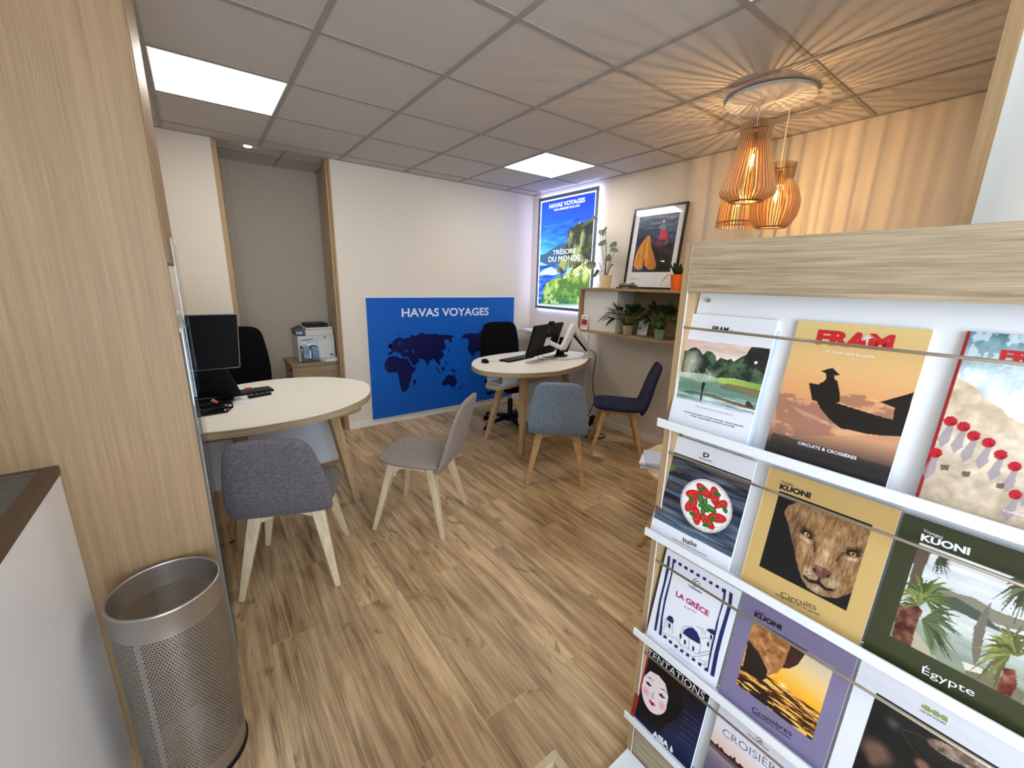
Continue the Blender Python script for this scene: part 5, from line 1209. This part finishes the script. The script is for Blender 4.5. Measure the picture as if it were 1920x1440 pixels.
A.poly([(862, 822), (922, 806), (962, 845), (932, 846), (930, 862), (948, 878), (960, 940), (958, 985), (920, 992), (885, 975), (868, 940), (845, 915), (858, 892), (880, 872), (890, 860), (886, 836)], (24, 18, 16))
A.poly([(700, 1000), (840, 1060), (965, 1130), (880, 1100), (760, 1050)], (232, 180, 140), .4)
A.build('cover_picture', MT['art'], tt)
S = Letters(pl, .0012, C1); S.text('FRAM', (833, 678), (1232, 716), .235, MT['inkr'], .05)
S.text('En route vers la magie', (885, 724), (1138, 754), .062, MT['inkw'], .02); S.text('CIRCUITS & CROISIÈRES', (740, 1203), (1045, 1286), .062, MT['inkw'], .02)
# small palm above the A
for a in range(7):
    an = math.radians(20 + a * 30); S.line([(1105, 655), (1105 + 34 * math.cos(an), 655 - 22 * math.sin(an))], .0014, MT['inkw'], off2=.0006)
S.line([(1105, 655), (1098, 695)], .0014, MT['inkw'], off2=.0006)
S.build('cover_lettering', tt)
# ---- row 1, right
uL, uR, v1 = fit(0, (1803, 620), (1803, 620), (1737, 915)); p_ = tierplane(0); uL = (p_.uv(1803, 620)[0] + p_.uv(1735, 905)[0]) / 2; uR = uL + .215
tt, pl = brochure(0, 'brochure with red parasols on a sandy beach, right of the top row', uL, uR, v1, .009)
A = cover(tt, pl, uL, uR, v1, D1, (200, 178, 152)); al = NOP(A)
A.grad(al, (900, 500), (600, 1200), [(0, (212, 188, 158)), (.5, (216, 198, 176)), (1, (196, 176, 152))]); A.noise(al, .16, 70, 91)
sea = A.mask([(560, 60), (2600, 60), (2600, 1400), (1400, 860), (1008, 700), (900, 650), (860, 600), (760, 540), (660, 440), (520, 372)]); A.grad(sea, (900, 80), (800, 560), [(0, (110, 150, 160)), (.5, (176, 196, 204)), (1, (236, 240, 246))]); A.noise(sea, .30, 34, 93, 1.6, .8, 5); A.blend(sea & (vnoise(A.U, A.V, 75, 94, 4, 1.5, 1) > .58), (240, 244, 248), .6)
A.blend(al & (A.U < uL + .004), (150, 30, 34))
for x, y in ((512, 683), (601, 720), (668, 782), (770, 828), (850, 910), (946, 988), (410, 897), (950, 1178), (1060, 1080), (1160, 1160), (1240, 1100)):
    A.poly([(x - 20, y + 30), (x + 20, y + 35), (x - 10, y + 140), (x - 70, y + 180), (x - 90, y + 120)], (150, 140, 150), .75)
for x, y in ((475, 995), (618, 1040), (850, 1120)): A.poly([(x - 30, y - 20), (x + 30, y - 15), (x + 20, y + 20), (x - 30, y + 15)], (96, 84, 76), .9)
for x, y in ((512, 683), (601, 720), (668, 782), (770, 828), (850, 910), (946, 988), (410, 897), (950, 1178), (1060, 1080), (1160, 1160), (1240, 1100)):
    A.poly([(x + 50 * math.cos(i * math.pi / 4 + .3), y + 36 * math.sin(i * math.pi / 4 + .3)) for i in range(8)], (186, 26, 44)); A.poly([(x - 5, y), (x + 48 * math.cos(.5), y + 34 * math.sin(.5)), (x + 40 * math.cos(1.4), y + 34 * math.sin(1.4))], (140, 16, 32))
A.build('cover_picture', MT['art'], tt)
S = Letters(pl, .0012, D1); S.text('FRAM', (838, 275), (1370, 330), .235, MT['inkr'], .05); S.text('Créateur de vacances', (818, 335), (1290, 392), .07, MT['inkw'], .02); S.text('Collection ÉTÉ', (862, 1290), (1180, 1370), .09, MT['inkw'], .02); S.build('cover_lettering', tt)
# ---- row 2, left
uL, uR, v1 = fit(1, (1255, 812), (1419, 866), (1230, 972))
tt, pl = brochure(1, 'white brochure with tomato and mozzarella salad plate, second row left', uL, uR, v1)
A = cover(tt, pl, uL, uR, v1, C2, (230, 230, 238)); ph = A.mask([(235, 145), (845, 370), (710, 895), (165, 612)])
A.grad(ph, (500, 200), (450, 850), [(0, (44, 44, 54)), (.5, (50, 62, 82)), (1, (62, 78, 96))]); A.noise(ph, .35, 26, 101, .35, 4, 4); A.blend(ph & (vnoise(A.U, A.V, 30, 102, 3, .3, 3) > .66), (112, 74, 56), .6)
A.ell((262, 190), .013, (170, 28, 30)); A.poly([(225, 255), (270, 235), (325, 270), (290, 300), (225, 305)], (70, 112, 46))
cx_, cy_ = 512, 533; A.ell((cx_ + 6, cy_ + 8), .0675, (20, 22, 30), .6, .25); A.ell((cx_, cy_), .065, (214, 206, 208)); A.ell((cx_, cy_), .0625, (190, 110, 116)); A.ell((cx_, cy_), .0612, (232, 230, 232))
Cc = A.P(cx_, cy_); oldP = A.P
def uvp(u_, v_): return (u_, v_)
def euv(c, ru, r, col, ang, a=1.0):
    ca, sa = math.cos(ang), math.sin(ang); dx = A.U - c[0]; dy = A.V - c[1]; A.blend((((dx * ca + dy * sa) / ru) ** 2 + ((-dx * sa + dy * ca) / r) ** 2) < 1, col, a)
for i in range(8):
    an = i * math.pi / 4 + .35
    for da, col, rr in ((.39, (240, 237, 230), .038), (0, (196, 32, 30), .037)):
        c_ = (Cc[0] + rr * math.cos(an + da), Cc[1] + rr * math.sin(an + da)); euv((c_[0] + .0012, c_[1] - .0012), .0232, .0117, (110, 60, 56) if col[0] < 200 else (170, 160, 156), an + da + .75, .6); euv(c_, .0225, .0112, col, an + da + .75)
        if col[0] < 200: euv(c_, .014, .0055, (220, 78, 58), an + .75, .8); euv(c_, .009, .0030, (178, 26, 26), an + .75, .9)
pp = vnoise(A.U, A.V, 260, 104, 1); dd_ = np.hypot(A.U - Cc[0], A.V - Cc[1]); A.blend((dd_ < .056) & (pp > .93), (60, 60, 40), .7)
for an, L_, w_ in ((2.4, .026, .011), (1.6, .016, .009), (-.1, .027, .011), (-1.55, .022, .009), (-.8, .016, .009), (3.6, .014, .008)):
    c_ = (Cc[0] + L_ * .55 * math.cos(an) - .002, Cc[1] + L_ * .55 * math.sin(an)); euv(c_, L_ * .62, w_ * .72, (44, 92, 36), an); euv((c_[0], c_[1] + .001), L_ * .5, w_ * .3, (96, 146, 66), an, .8)
for an, rr in ((.25, .048), (1.1, .045), (2.0, .040), (3.15, .038), (4.1, .043), (5.0, .046), (5.5, .034)):
    c_ = (Cc[0] + rr * math.cos(an), Cc[1] + rr * math.sin(an)); euv(c_, .010, .0055, (52, 104, 40), an + 2.0)
A.build('cover_picture', MT['art'], tt)
S = Letters(pl, .0012, C2); S.text('D', (500, 203), (540, 210), .75, MT['ink'], .03); S.text('donatello', (470, 214), (562, 243), .16, MT['inkg']); S.text('Italie', (362, 776), (455, 815), .34, MT['ink'], .01)
S.text('L’Italie, toute l’Italie, rien que l’Italie', (290, 757), (527, 880), .05, MT['inkg']); S.build('cover_lettering', tt)
def kuoni(S, a, b, a2, b2, ink, ink2=None):
    S.text('KUONI', a, b, .20, ink, .045); S.text('Voyages', a2, b2, .22, ink2 or ink, .0)
# ---- row 2, middle
uL, uR, v1 = fit(1, (1438, 873), (1691, 957), (1394, 1080))
tt, pl = brochure(1, 'mustard brochure with a lion face emerging from black, second row centre', uL, uR, v1, .009)
A = cover(tt, pl, uL, uR, v1, C2, (200, 166, 104)); al = NOP(A); A.blend(al & (A.U < uL + .003), (216, 186, 128)); A.norm()
ph = A.rect(.14, .163, .855, .812); A.blend(ph, (15, 13, 13)); sv = A.img.copy()
A.poly([(.24, .25), (.30, .20), (.38, .19), (.50, .18), (.68, .18), (.90, .20), (.90, .60), (.84, .69), (.77, .76), (.66, .80), (.56, .79), (.49, .74), (.44, .67), (.40, .60), (.37, .54), (.33, .48), (.29, .40), (.22, .31)], (140, 104, 68))
for q in ((.60, .28, .17, .09, (186, 140, 90), .8, 1), (.61, .50, .075, .24, (206, 168, 122), .9, 1), (.46, .52, .08, .10, (176, 140, 98), .7, 1), (.80, .52, .08, .10, (166, 130, 92), .7, 1), (.53, .675, .085, .075, (196, 172, 142), .9, 1), (.71, .675, .085, .075, (188, 162, 132), .9, 1),
          (.62, .765, .09, .05, (190, 170, 150), .8, 1), (.61, .25, .02, .09, (92, 58, 32), .7, 1), (.55, .27, .012, .07, (110, 72, 42), .5, 1), (.68, .27, .012, .07, (110, 72, 42), .5, 1), (.34, .36, .08, .14, (80, 56, 36), .8, 1), (.86, .34, .05, .12, (90, 62, 40), .6, 1), (.38, .26, .07, .05, (170, 134, 92), .7, 1)): A.e(*q)
for sx, cx, ag in ((1, .44, -.35), (-1, .79, .35)):
    A.e(cx, .375, .085, .032, (74, 46, 28), .85, .8, ag); A.e(cx, .445, .065, .028, (222, 200, 166), .75, .8, ag); A.e(cx, .407, .062, .030, (20, 14, 11), .98, .35, ag)
    A.e(cx, .409, .024, .019, (178, 138, 70)); A.e(cx, .407, .009, .011, (8, 6, 5)); A.e(cx - .008, .403, .005, .004, (235, 225, 200)); A.e(cx, .385, .066, .013, (26, 17, 12), .9, .4, ag)
    A.poly([(cx + sx * .055, .415), (cx + sx * .075, .425), (cx + sx * .10, .50), (cx + sx * .09, .52)], (48, 30, 20), .7)
A.poly([(.535, .605), (.575, .595), (.65, .595), (.70, .605), (.675, .65), (.635, .672), (.60, .672), (.56, .65)], (104, 66, 54)); A.e(.565, .635, .020, .014, (22, 14, 12), .95, .5); A.e(.672, .635, .020, .014, (22, 14, 12), .95, .5); A.e(.618, .61, .05, .016, (150, 108, 92), .6, 1)
A.poly([(.612, .67), (.624, .67), (.624, .70), (.68, .722), (.745, .705), (.735, .725), (.68, .745), (.618, .728), (.555, .745), (.50, .725), (.495, .705), (.555, .722), (.612, .70)], (24, 16, 14))
for k in range(22):
    R_ = random.Random(k); x = R_.choice([.53, .71]) + R_.uniform(-.06, .06); y = R_.uniform(.655, .705); A.e(x, y, .004, .004, (40, 26, 20))
A.e(.31, .60, .10, .22, (14, 12, 12), .85, .8); A.e(.90, .75, .12, .10, (14, 12, 12), .8, .8); fm_ = ph & (np.abs(A.img - np.array([15, 13, 13]) / 255).sum(-1) > .05)
A.noise(fm_, .20, 120, 111, 2.6, .7, 4); A.img = np.where(ph[..., None], A.img, sv)
A.build('cover_picture', MT['art'], tt)
S = Letters(pl, .0012, C2); kuoni(S, (1016, 418), (1222, 483), (1028, 376), (1112, 403), MT['ink']); S.text('Circuits', (1022, 1148), (1262, 1240), .20, MT['inkb'], -.0); S.text('en groupe et en privé', (990, 1135), (1283, 1278), .075, MT['inkb']); S.line([(1010, 442), (1624, 670)], .0022, MT['ink']); S.build('cover_lettering', tt)
# ---- row 2, right
p_ = tierplane(1); uL = (p_.uv(1691, 958)[0] + p_.uv(1622, 1205)[0]) / 2 + .001; uR = uL + .228
tt, pl = brochure(1, 'dark olive brochure titled Égypte with palms and a sail boat, second row right', uL, uR, v1 - .002, .009)
A = cover(tt, pl, uL, uR, v1 - .002, C4, (52, 56, 30)); PH = [(352, 412), (905, 640), (1010, 680), (930, 1220), (830, 1170), (560, 1030), (230, 868)]; ph0 = A.mask(PH); P0 = A.P; A.norm(); ph = A.rect(.13, .155, .905, .822); A.P = P0
A.grad(ph, (620, 520), (520, 1000), [(0, (222, 224, 226)), (.35, (206, 208, 208)), (.55, (190, 196, 192)), (.8, (150, 158, 146)), (1, (120, 126, 104))]); A.noise(ph, .14, 40, 121, .4, 2)
A.blend(A.mask([(340, 650), (440, 600), (520, 640), (600, 660), (700, 720), (900, 790), (900, 830), (760, 800), (600, 740), (480, 680)]) & ph, (130, 124, 108)); A.blend(A.mask([(400, 640), (520, 660), (640, 730), (700, 790), (900, 860), (900, 880), (700, 810), (560, 740), (400, 670)]) & ph, (72, 82, 66))
svE = A.img.copy(); A.poly([(320, 800), (350, 830), (420, 930), (440, 960), (380, 940), (300, 880)], (176, 168, 140)); A.poly([(560, 960), (640, 980), (760, 1040), (840, 1100), (820, 1150), (560, 1020)], (110, 100, 80), .8)
A.poly([(680, 680), (655, 800), (625, 940), (600, 975), (590, 900), (600, 800), (630, 740)], (112, 104, 92)); A.poly([(545, 950), (640, 985), (635, 1010), (560, 990)], (214, 206, 190))
for tr in ([(340, 430), (405, 455), (360, 560), (330, 640), (290, 640), (320, 520)], ): A.poly(tr, (92, 78, 62))
tk = A.mask([(250, 700), (330, 680), (365, 720), (335, 800), (310, 890), (222, 862)]) & ph; A.blend(tk, (96, 52, 36)); tk2 = A.mask([(740, 980), (790, 990), (800, 1060), (760, 1130), (700, 1090)]); A.blend(tk2, (120, 60, 44)); A.noise(tk | tk2, .3, 90, 123)
def frond(c_, n_, r_, col, a0, a1, seed):
    R_ = random.Random(seed)
    for i in range(n_):
        an = math.radians(a0 + (a1 - a0) * (i + R_.random() * .6) / n_); rr = r_ * R_.uniform(.7, 1.1); nx, ny = -math.sin(an), math.cos(an); cx2, cy2 = c_
        tip = (cx2 + rr * math.cos(an), cy2 + rr * math.sin(an) + rr * .25); mid = (cx2 + rr * .5 * math.cos(an), cy2 + rr * .5 * math.sin(an) - rr * .02)
        f = [(cx2, cy2), (mid[0] + nx * r_ * .05, mid[1] + ny * r_ * .05), tip, (mid[0] - nx * r_ * .05, mid[1] - ny * r_ * .05)]; kk = R_.uniform(.6, 1.2); A.blend(A.mask(f) & ph, [min(255, v_ * kk) for v_ in col])
frond((370, 660), 22, 150, (96, 116, 50), -170, 60, 5); frond((360, 760), 20, 190, (84, 96, 62), -30, 75, 6); frond((860, 610), 16, 170, (90, 98, 70), 110, 260, 7); frond((770, 920), 22, 190, (126, 128, 66), 120, 300, 8); frond((440, 470), 12, 90, (70, 76, 56), 0, 120, 9); frond((350, 700), 14, 120, (112, 120, 66), 180, 330, 15); frond((800, 930), 16, 150, (110, 116, 60), 200, 350, 16)
A.img = np.where(ph[..., None], A.img, svE)
A.build('cover_picture', MT['art'], tt)
S = Letters(pl, .0012, C4); kuoni(S, (356, 395), (580, 465), (368, 356), (458, 392), MT['inkw']); S.text('Égypte', (362, 1003), (602, 1113), .215, MT['inkw'], 0); S.build('cover_lettering', tt)
# ---- row 3, left
uL, uR, v1 = fit(2, (1247, 1027), (1390, 1108), (1222, 1165))
tt, pl = brochure(2, 'white brochure titled LA GRÈCE with navy drawn stripes and domes, third row left', uL, uR, v1)
A = cover(tt, pl, uL, uR, v1, D2, (230, 230, 240)); A.build('cover_picture', MT['art'], tt)
S = Letters(pl, .0012, D2); NV = MT['inkn']
S.poly([(325, 110), (348, 120), (330, 260), (290, 420), (255, 560), (235, 700), (210, 840), (190, 828), (212, 690), (240, 540), (280, 380), (305, 250)], NV); S.poly([(372, 140), (404, 155), (400, 184), (384, 180), (370, 270), (330, 440), (300, 560), (275, 700), (262, 850), (262, 885), (235, 870), (240, 840), (262, 680), (290, 520), (350, 300)], NV)
S.poly([(918, 460), (948, 480), (935, 600), (895, 740), (850, 900), (810, 1060), (768, 1282), (732, 1262), (770, 1060), (820, 860), (870, 700), (905, 580)], NV); S.poly([(845, 424), (886, 440), (872, 540), (820, 700), (790, 850), (755, 1000), (730, 1120), (708, 1236), (672, 1214), (680, 1192), (705, 1190), (722, 1080), (750, 950), (790, 760), (850, 560), (860, 470), (842, 455)], NV)
for x, y in ((441, 195), (497, 230), (555, 263), (614, 300), (676, 334), (737, 372), (799, 409)): S.poly([(x - 14, y - 20), (x + 17, y - 6), (x + 13, y + 22), (x - 18, y + 6)], NV)
for x, y in ((296, 895), (348, 943), (402, 985), (457, 1030), (513, 1070), (570, 1113), (630, 1160)): S.poly([(x - 13, y - 20), (x + 17, y - 5), (x + 13, y + 22), (x - 18, y + 5)], NV)
sp_ = [(600 + (6 + 5.2 * i * .55) * math.cos(i * .7 + 1.2), 378 + (6 + 5.2 * i * .55) * math.sin(i * .7 + 1.2)) for i in range(15)]; S.line(sp_, .0016, MT['ink'])
S.text('Héliades', (520, 408), (648, 480), .17, MT['ink'], .01); S.text('LA GRÈCE', (398, 497), (712, 698), .155, MT['inkp'], .03); S.text('& ses îles', (480, 607), (597, 668), .15, MT['inkp'])
S.poly([(312, 722), (320, 700), (345, 690), (368, 705), (380, 745), (372, 768), (340, 750)], NV); S.poly([(468, 862), (480, 830), (520, 806), (565, 808), (605, 850), (632, 910), (636, 966), (600, 950), (540, 915)], NV); S.poly([(692, 826), (720, 818), (760, 822), (780, 850), (768, 880), (735, 862)], NV)
for L_ in ([(300, 720), (285, 830)], [(372, 768), (365, 860)], [(300, 720), (372, 768)], [(318, 735), (310, 800)], [(350, 752), (342, 830)], [(270, 790), (262, 850), (380, 900), (420, 920)], [(455, 850), (470, 800), (500, 790), (560, 800)], [(455, 850), (430, 960)], [(468, 862), (640, 966)], [(530, 912), (520, 1010)], [(640, 966), (625, 1060)], [(430, 960), (520, 1010), (600, 1060)], [(600, 1060), (720, 1030), (728, 1060), (610, 1085)], [(650, 910), (700, 900), (745, 940), (735, 1020)], [(590, 790), (660, 820), (650, 870)], [(690, 830), (680, 880)], [(400, 920), (460, 1000), (560, 1090), (600, 1080)], [(620, 1110), (690, 1140), (680, 1170), (620, 1140)]):
    S.line(L_, .0007, MT['ink'])
for x, y in ((338, 790), (446, 890), (488, 948), (568, 1010), (712, 970), (740, 900)): S.poly([(x - 9, y - 20), (x, y - 28), (x + 9, y - 14), (x + 7, y + 22), (x - 10, y + 14)], MT['ink'])
S.text('voyages vols séjours circuits', (370, 1000), (535, 1122), .05, MT['inkp']); S.line([(285, 955), (620, 1222)], .0006, MT['inkg']); S.line([(330, 1005), (540, 1170)], .0005, MT['inkg']); S.build('cover_lettering', tt)
# ---- row 3, middle
uL, uR, v1 = fit(2, (1393, 1106), (1610, 1229), (1354, 1290))
tt, pl = brochure(2, 'lilac brochure titled Croisières with a golden sunset over the sea, third row centre', uL, uR, v1, .009)
A = cover(tt, pl, uL, uR, v1, C3, (126, 116, 148)); P0 = A.P; A.norm(); ph = A.rect(.145, .185, .865, .812); A.P = P0; svC = A.img.copy()
A.grad(ph, (1300, 420), (1120, 800), [(0, (214, 196, 172)), (.35, (236, 196, 120)), (.6, (244, 176, 50)), (.8, (236, 140, 30)), (1, (190, 90, 20))])
A.ell((1220, 720), .012, (255, 240, 170), 1, 1.0); A.ell((1135, 625), .010, (255, 220, 120), .9, 1.0)
P1 = A.P; A.norm(); sea = A.rect(.1, .575, .9, .9) & ph; A.P = P1; A.blend(sea, (60, 36, 22)); nn = vnoise(A.U, A.V, 60, 132, 4, .6, 4); A.blend(sea & (nn > .48), (206, 128, 40), .8); A.blend(sea & (nn > .58), (250, 204, 110), .8)
A.blend(A.mask([(920, 650), (1060, 700), (1180, 850), (1440, 1060), (1440, 1135), (900, 725)]) & ph & (nn < .6), (34, 24, 20), .8)
A.blend(A.mask([(990, 240), (1285, 420), (1240, 560), (1180, 620), (1110, 640), (1060, 560), (985, 430), (960, 380)]) & ph, (166, 112, 62)); A.noise(A.mask([(990, 240), (1285, 420), (1110, 640), (960, 380)]) & ph, .3, 90, 133)
A.blend(A.mask([(970, 380), (1050, 480), (1110, 600), (1100, 660), (1060, 680), (930, 600)]) & ph, (40, 26, 20)); A.blend(A.mask([(1280, 415), (1385, 480), (1330, 560), (1270, 590), (1220, 585), (1250, 500)]) & ph, (62, 32, 22))
A.build('cover_picture', MT['art'], tt)
S = Letters(pl, .0012, C3); kuoni(S, (1016, 210), (1210, 313), (1028, 175), (1095, 208), MT['ink']); S.text('Croisières', (998, 893), (1285, 1078), .15, MT['ink'], 0); S.text('maritimes et fluviales', (1000, 905), (1275, 1100), .07, MT['inkn']); S.line([(1008, 234), (1400, 466)], .0022, MT['ink']); S.build('cover_lettering', tt)
# ---- row 3, right
p_ = tierplane(2); uL = (p_.uv(1611, 1232)[0] + p_.uv(1560, 1425)[0]) / 2 + .001; uR = uL + .225
tt, pl = brochure(2, 'pale grey brochure with a dark smoky picture and green logo, third row right', uL, uR, v1 - .003, .009)
A = cover(tt, pl, uL, uR, v1 - .003, D3, (222, 222, 232)); P0 = A.P; A.norm(); ph = A.rect(.145, .165, .86, .98); A.P = P0; svT = A.img.copy()
A.blend(ph, (20, 19, 20)); A.ell((1160, 240), .014, (96, 112, 110), .6, 1.0); A.ell((1060, 400), .030, (128, 92, 72), .75, .6); A.ell((1040, 460), .014, (150, 112, 92), .5, 1)
fz = A.mask([(1350, 320), (1420, 330), (1560, 400), (1680, 470), (1740, 520), (1640, 520), (1480, 440), (1380, 370)]); A.blend(fz, (150, 124, 108), .8); A.noise(fz, .3, 130, 141); A.ell((1330, 480), .014, (150, 110, 84), .8, .6); A.noise(ph, .06, 30, 142); A.img = np.where(ph[..., None], A.img, svT)
A.build('cover_picture', MT['art'], tt)
S = Letters(pl, .0012, D3); S.line([(1210, 270), (1290, 290), (1360, 330)], .0009, MT['inkb']); S.line([(1210, 280), (1260, 360), (1310, 420)], .0006, MT['inkb'])
for i in range(9):
    x = 1330 + i * 17; y = 118 + i * 9.6; S.poly([(x, y), (x + 12, y + 7), (x + 10, y + 37), (x - 3, y + 30)] if i % 3 else [(x, y + 8), (x + 12, y + 14), (x + 10, y + 30), (x - 3, y + 24)], MT['inkv'])
S.text('CELTICTOURS', (1315, 160), (1467, 246), .09, MT['ink'], .01); S.build('cover_lettering', tt)
# ---- row 4, left
p_ = tierplane(3); a_ = p_.uv(1212, 1203); b_ = p_.uv(1332, 1301); uL = (a_[0] + p_.uv(1187, 1335)[0]) / 2; uR = b_[0]; v1 = (a_[1] + b_[1]) / 2
tt, pl = brochure(3, 'dark navy brochure with a painted pale woman face titled TENTATIONS, bottom left tier', uL, uR, v1)
A = cover(tt, pl, uL, uR, v1, C3, (18, 16, 24)); al = NOP(A)
A.norm(); A.grad(al, (.5, .3), (.95, .6), [(0, (18, 14, 20)), (1, (24, 34, 72))]); A.blend(A.rect(0, .82, 1, 1.01), (20, 28, 60), .6)
A.poly([(.07, .17), (.25, .12), (.48, .15), (.66, .26), (.72, .42), (.66, .60), (.55, .72), (.50, .90), (.07, .95)], (10, 8, 12)); A.e(.55, .38, .16, .2, (34, 30, 42), .5, 1)
A.e(.285, .50, .225, .32, (236, 218, 220)); A.e(.15, .58, .09, .08, (228, 128, 130), .75, 1); A.e(.43, .58, .08, .08, (228, 128, 130), .75, 1)
A.poly([(.06, .20), (.28, .20), (.50, .28), (.54, .52), (.50, .62), (.485, .42), (.40, .30), (.28, .27), (.14, .30), (.07, .42)], (11, 8, 12))
for cx, sg in ((.165, 1), (.395, -1)):
    A.poly([(cx - .065, .405), (cx, .375), (cx + .065, .395), (cx, .39)], (22, 14, 20)); A.poly([(cx - .06, .47), (cx - .01, .445), (cx + .055, .46), (cx + .02, .485), (cx - .03, .485)], (28, 18, 26)); A.e(cx + .012, .462, .006, .005, (230, 220, 225))
A.poly([(.265, .50), (.275, .50), (.262, .575), (.30, .585), (.27, .595), (.245, .58)], (150, 118, 132)); A.poly([(.215, .645), (.25, .628), (.275, .635), (.30, .628), (.34, .648), (.28, .685)], (172, 20, 66)); A.e(.28, .90, .12, .05, (58, 30, 62), .5, 1)
A.blend(al & (A.U < uL + .0135), (150, 40, 44))
A.build('cover_picture', MT['art'], tt)
S = Letters(pl, .0012, C3); S.text('TENTATIONS', (243, 484), (652, 818), .125, MT['inkw'], -.0); S.text('ASIA', (280, 1065), (398, 1166), .30, MT['inkw'], .06); S.poly([(406, 1172), (420, 1140), (426, 1165), (432, 1192), (414, 1190)], MT['inkw'])
for i, (x, y) in enumerate(((505, 890), (500, 930), (495, 960), (480, 1000), (470, 1040), (460, 1075))): S.text('voyages sur mesure', (x, y), (x + 115, y + 90), .06, MT['inkg'])
S.build('cover_lettering', tt)
# ---- row 4, middle
a_ = p_.uv(1350, 1310); uL = (a_[0] + p_.uv(1332, 1400)[0]) / 2; uR = uL + .19; v1b = a_[1]
tt, pl = brochure(3, 'pale brochure titled CROISIÈRES with a dusk skyline, bottom tier centre', uL, uR, v1b, .009)
A = cover(tt, pl, uL, uR, v1b, D3, (228, 228, 238)); al = NOP(A); A.grad(al, (300, 200), (180, 520), [(0, (228, 228, 238)), (.4, (226, 222, 232)), (.7, (224, 190, 170)), (.85, (200, 160, 140)), (1, (110, 104, 130))])
A.norm(); A.grad(A.rect(0, .50, 1, 1.01), (0, .5), (0, 1), [(0, (170, 140, 140)), (.3, (116, 104, 124)), (1, (70, 66, 92))])
R_ = random.Random(5); sk = [(0, .505)] + [(x / 40, .475 + R_.uniform(-.02, .012) - (.03 if x % 9 == 4 else 0)) for x in range(41)] + [(1, .505)]; A.poly(sk, (52, 38, 34)); A.poly([(0, .505), (1, .505), (1, .54), (.6, .535), (.3, .55), (0, .54)], (70, 56, 62), .7)
A.build('cover_picture', MT['art'], tt)
S = Letters(pl, .0012, D3); S.text('CROISIÈRES', (170, 300), (560, 590), .13, MT['inkg'], -.01); S.text('CroisiEurope', (315, 300), (440, 400), .11, MT['inkb']); S.line([(365, 318), (390, 322), (400, 345), (375, 335), (410, 360)], .0012, MT['inkb']); S.build('cover_lettering', tt)
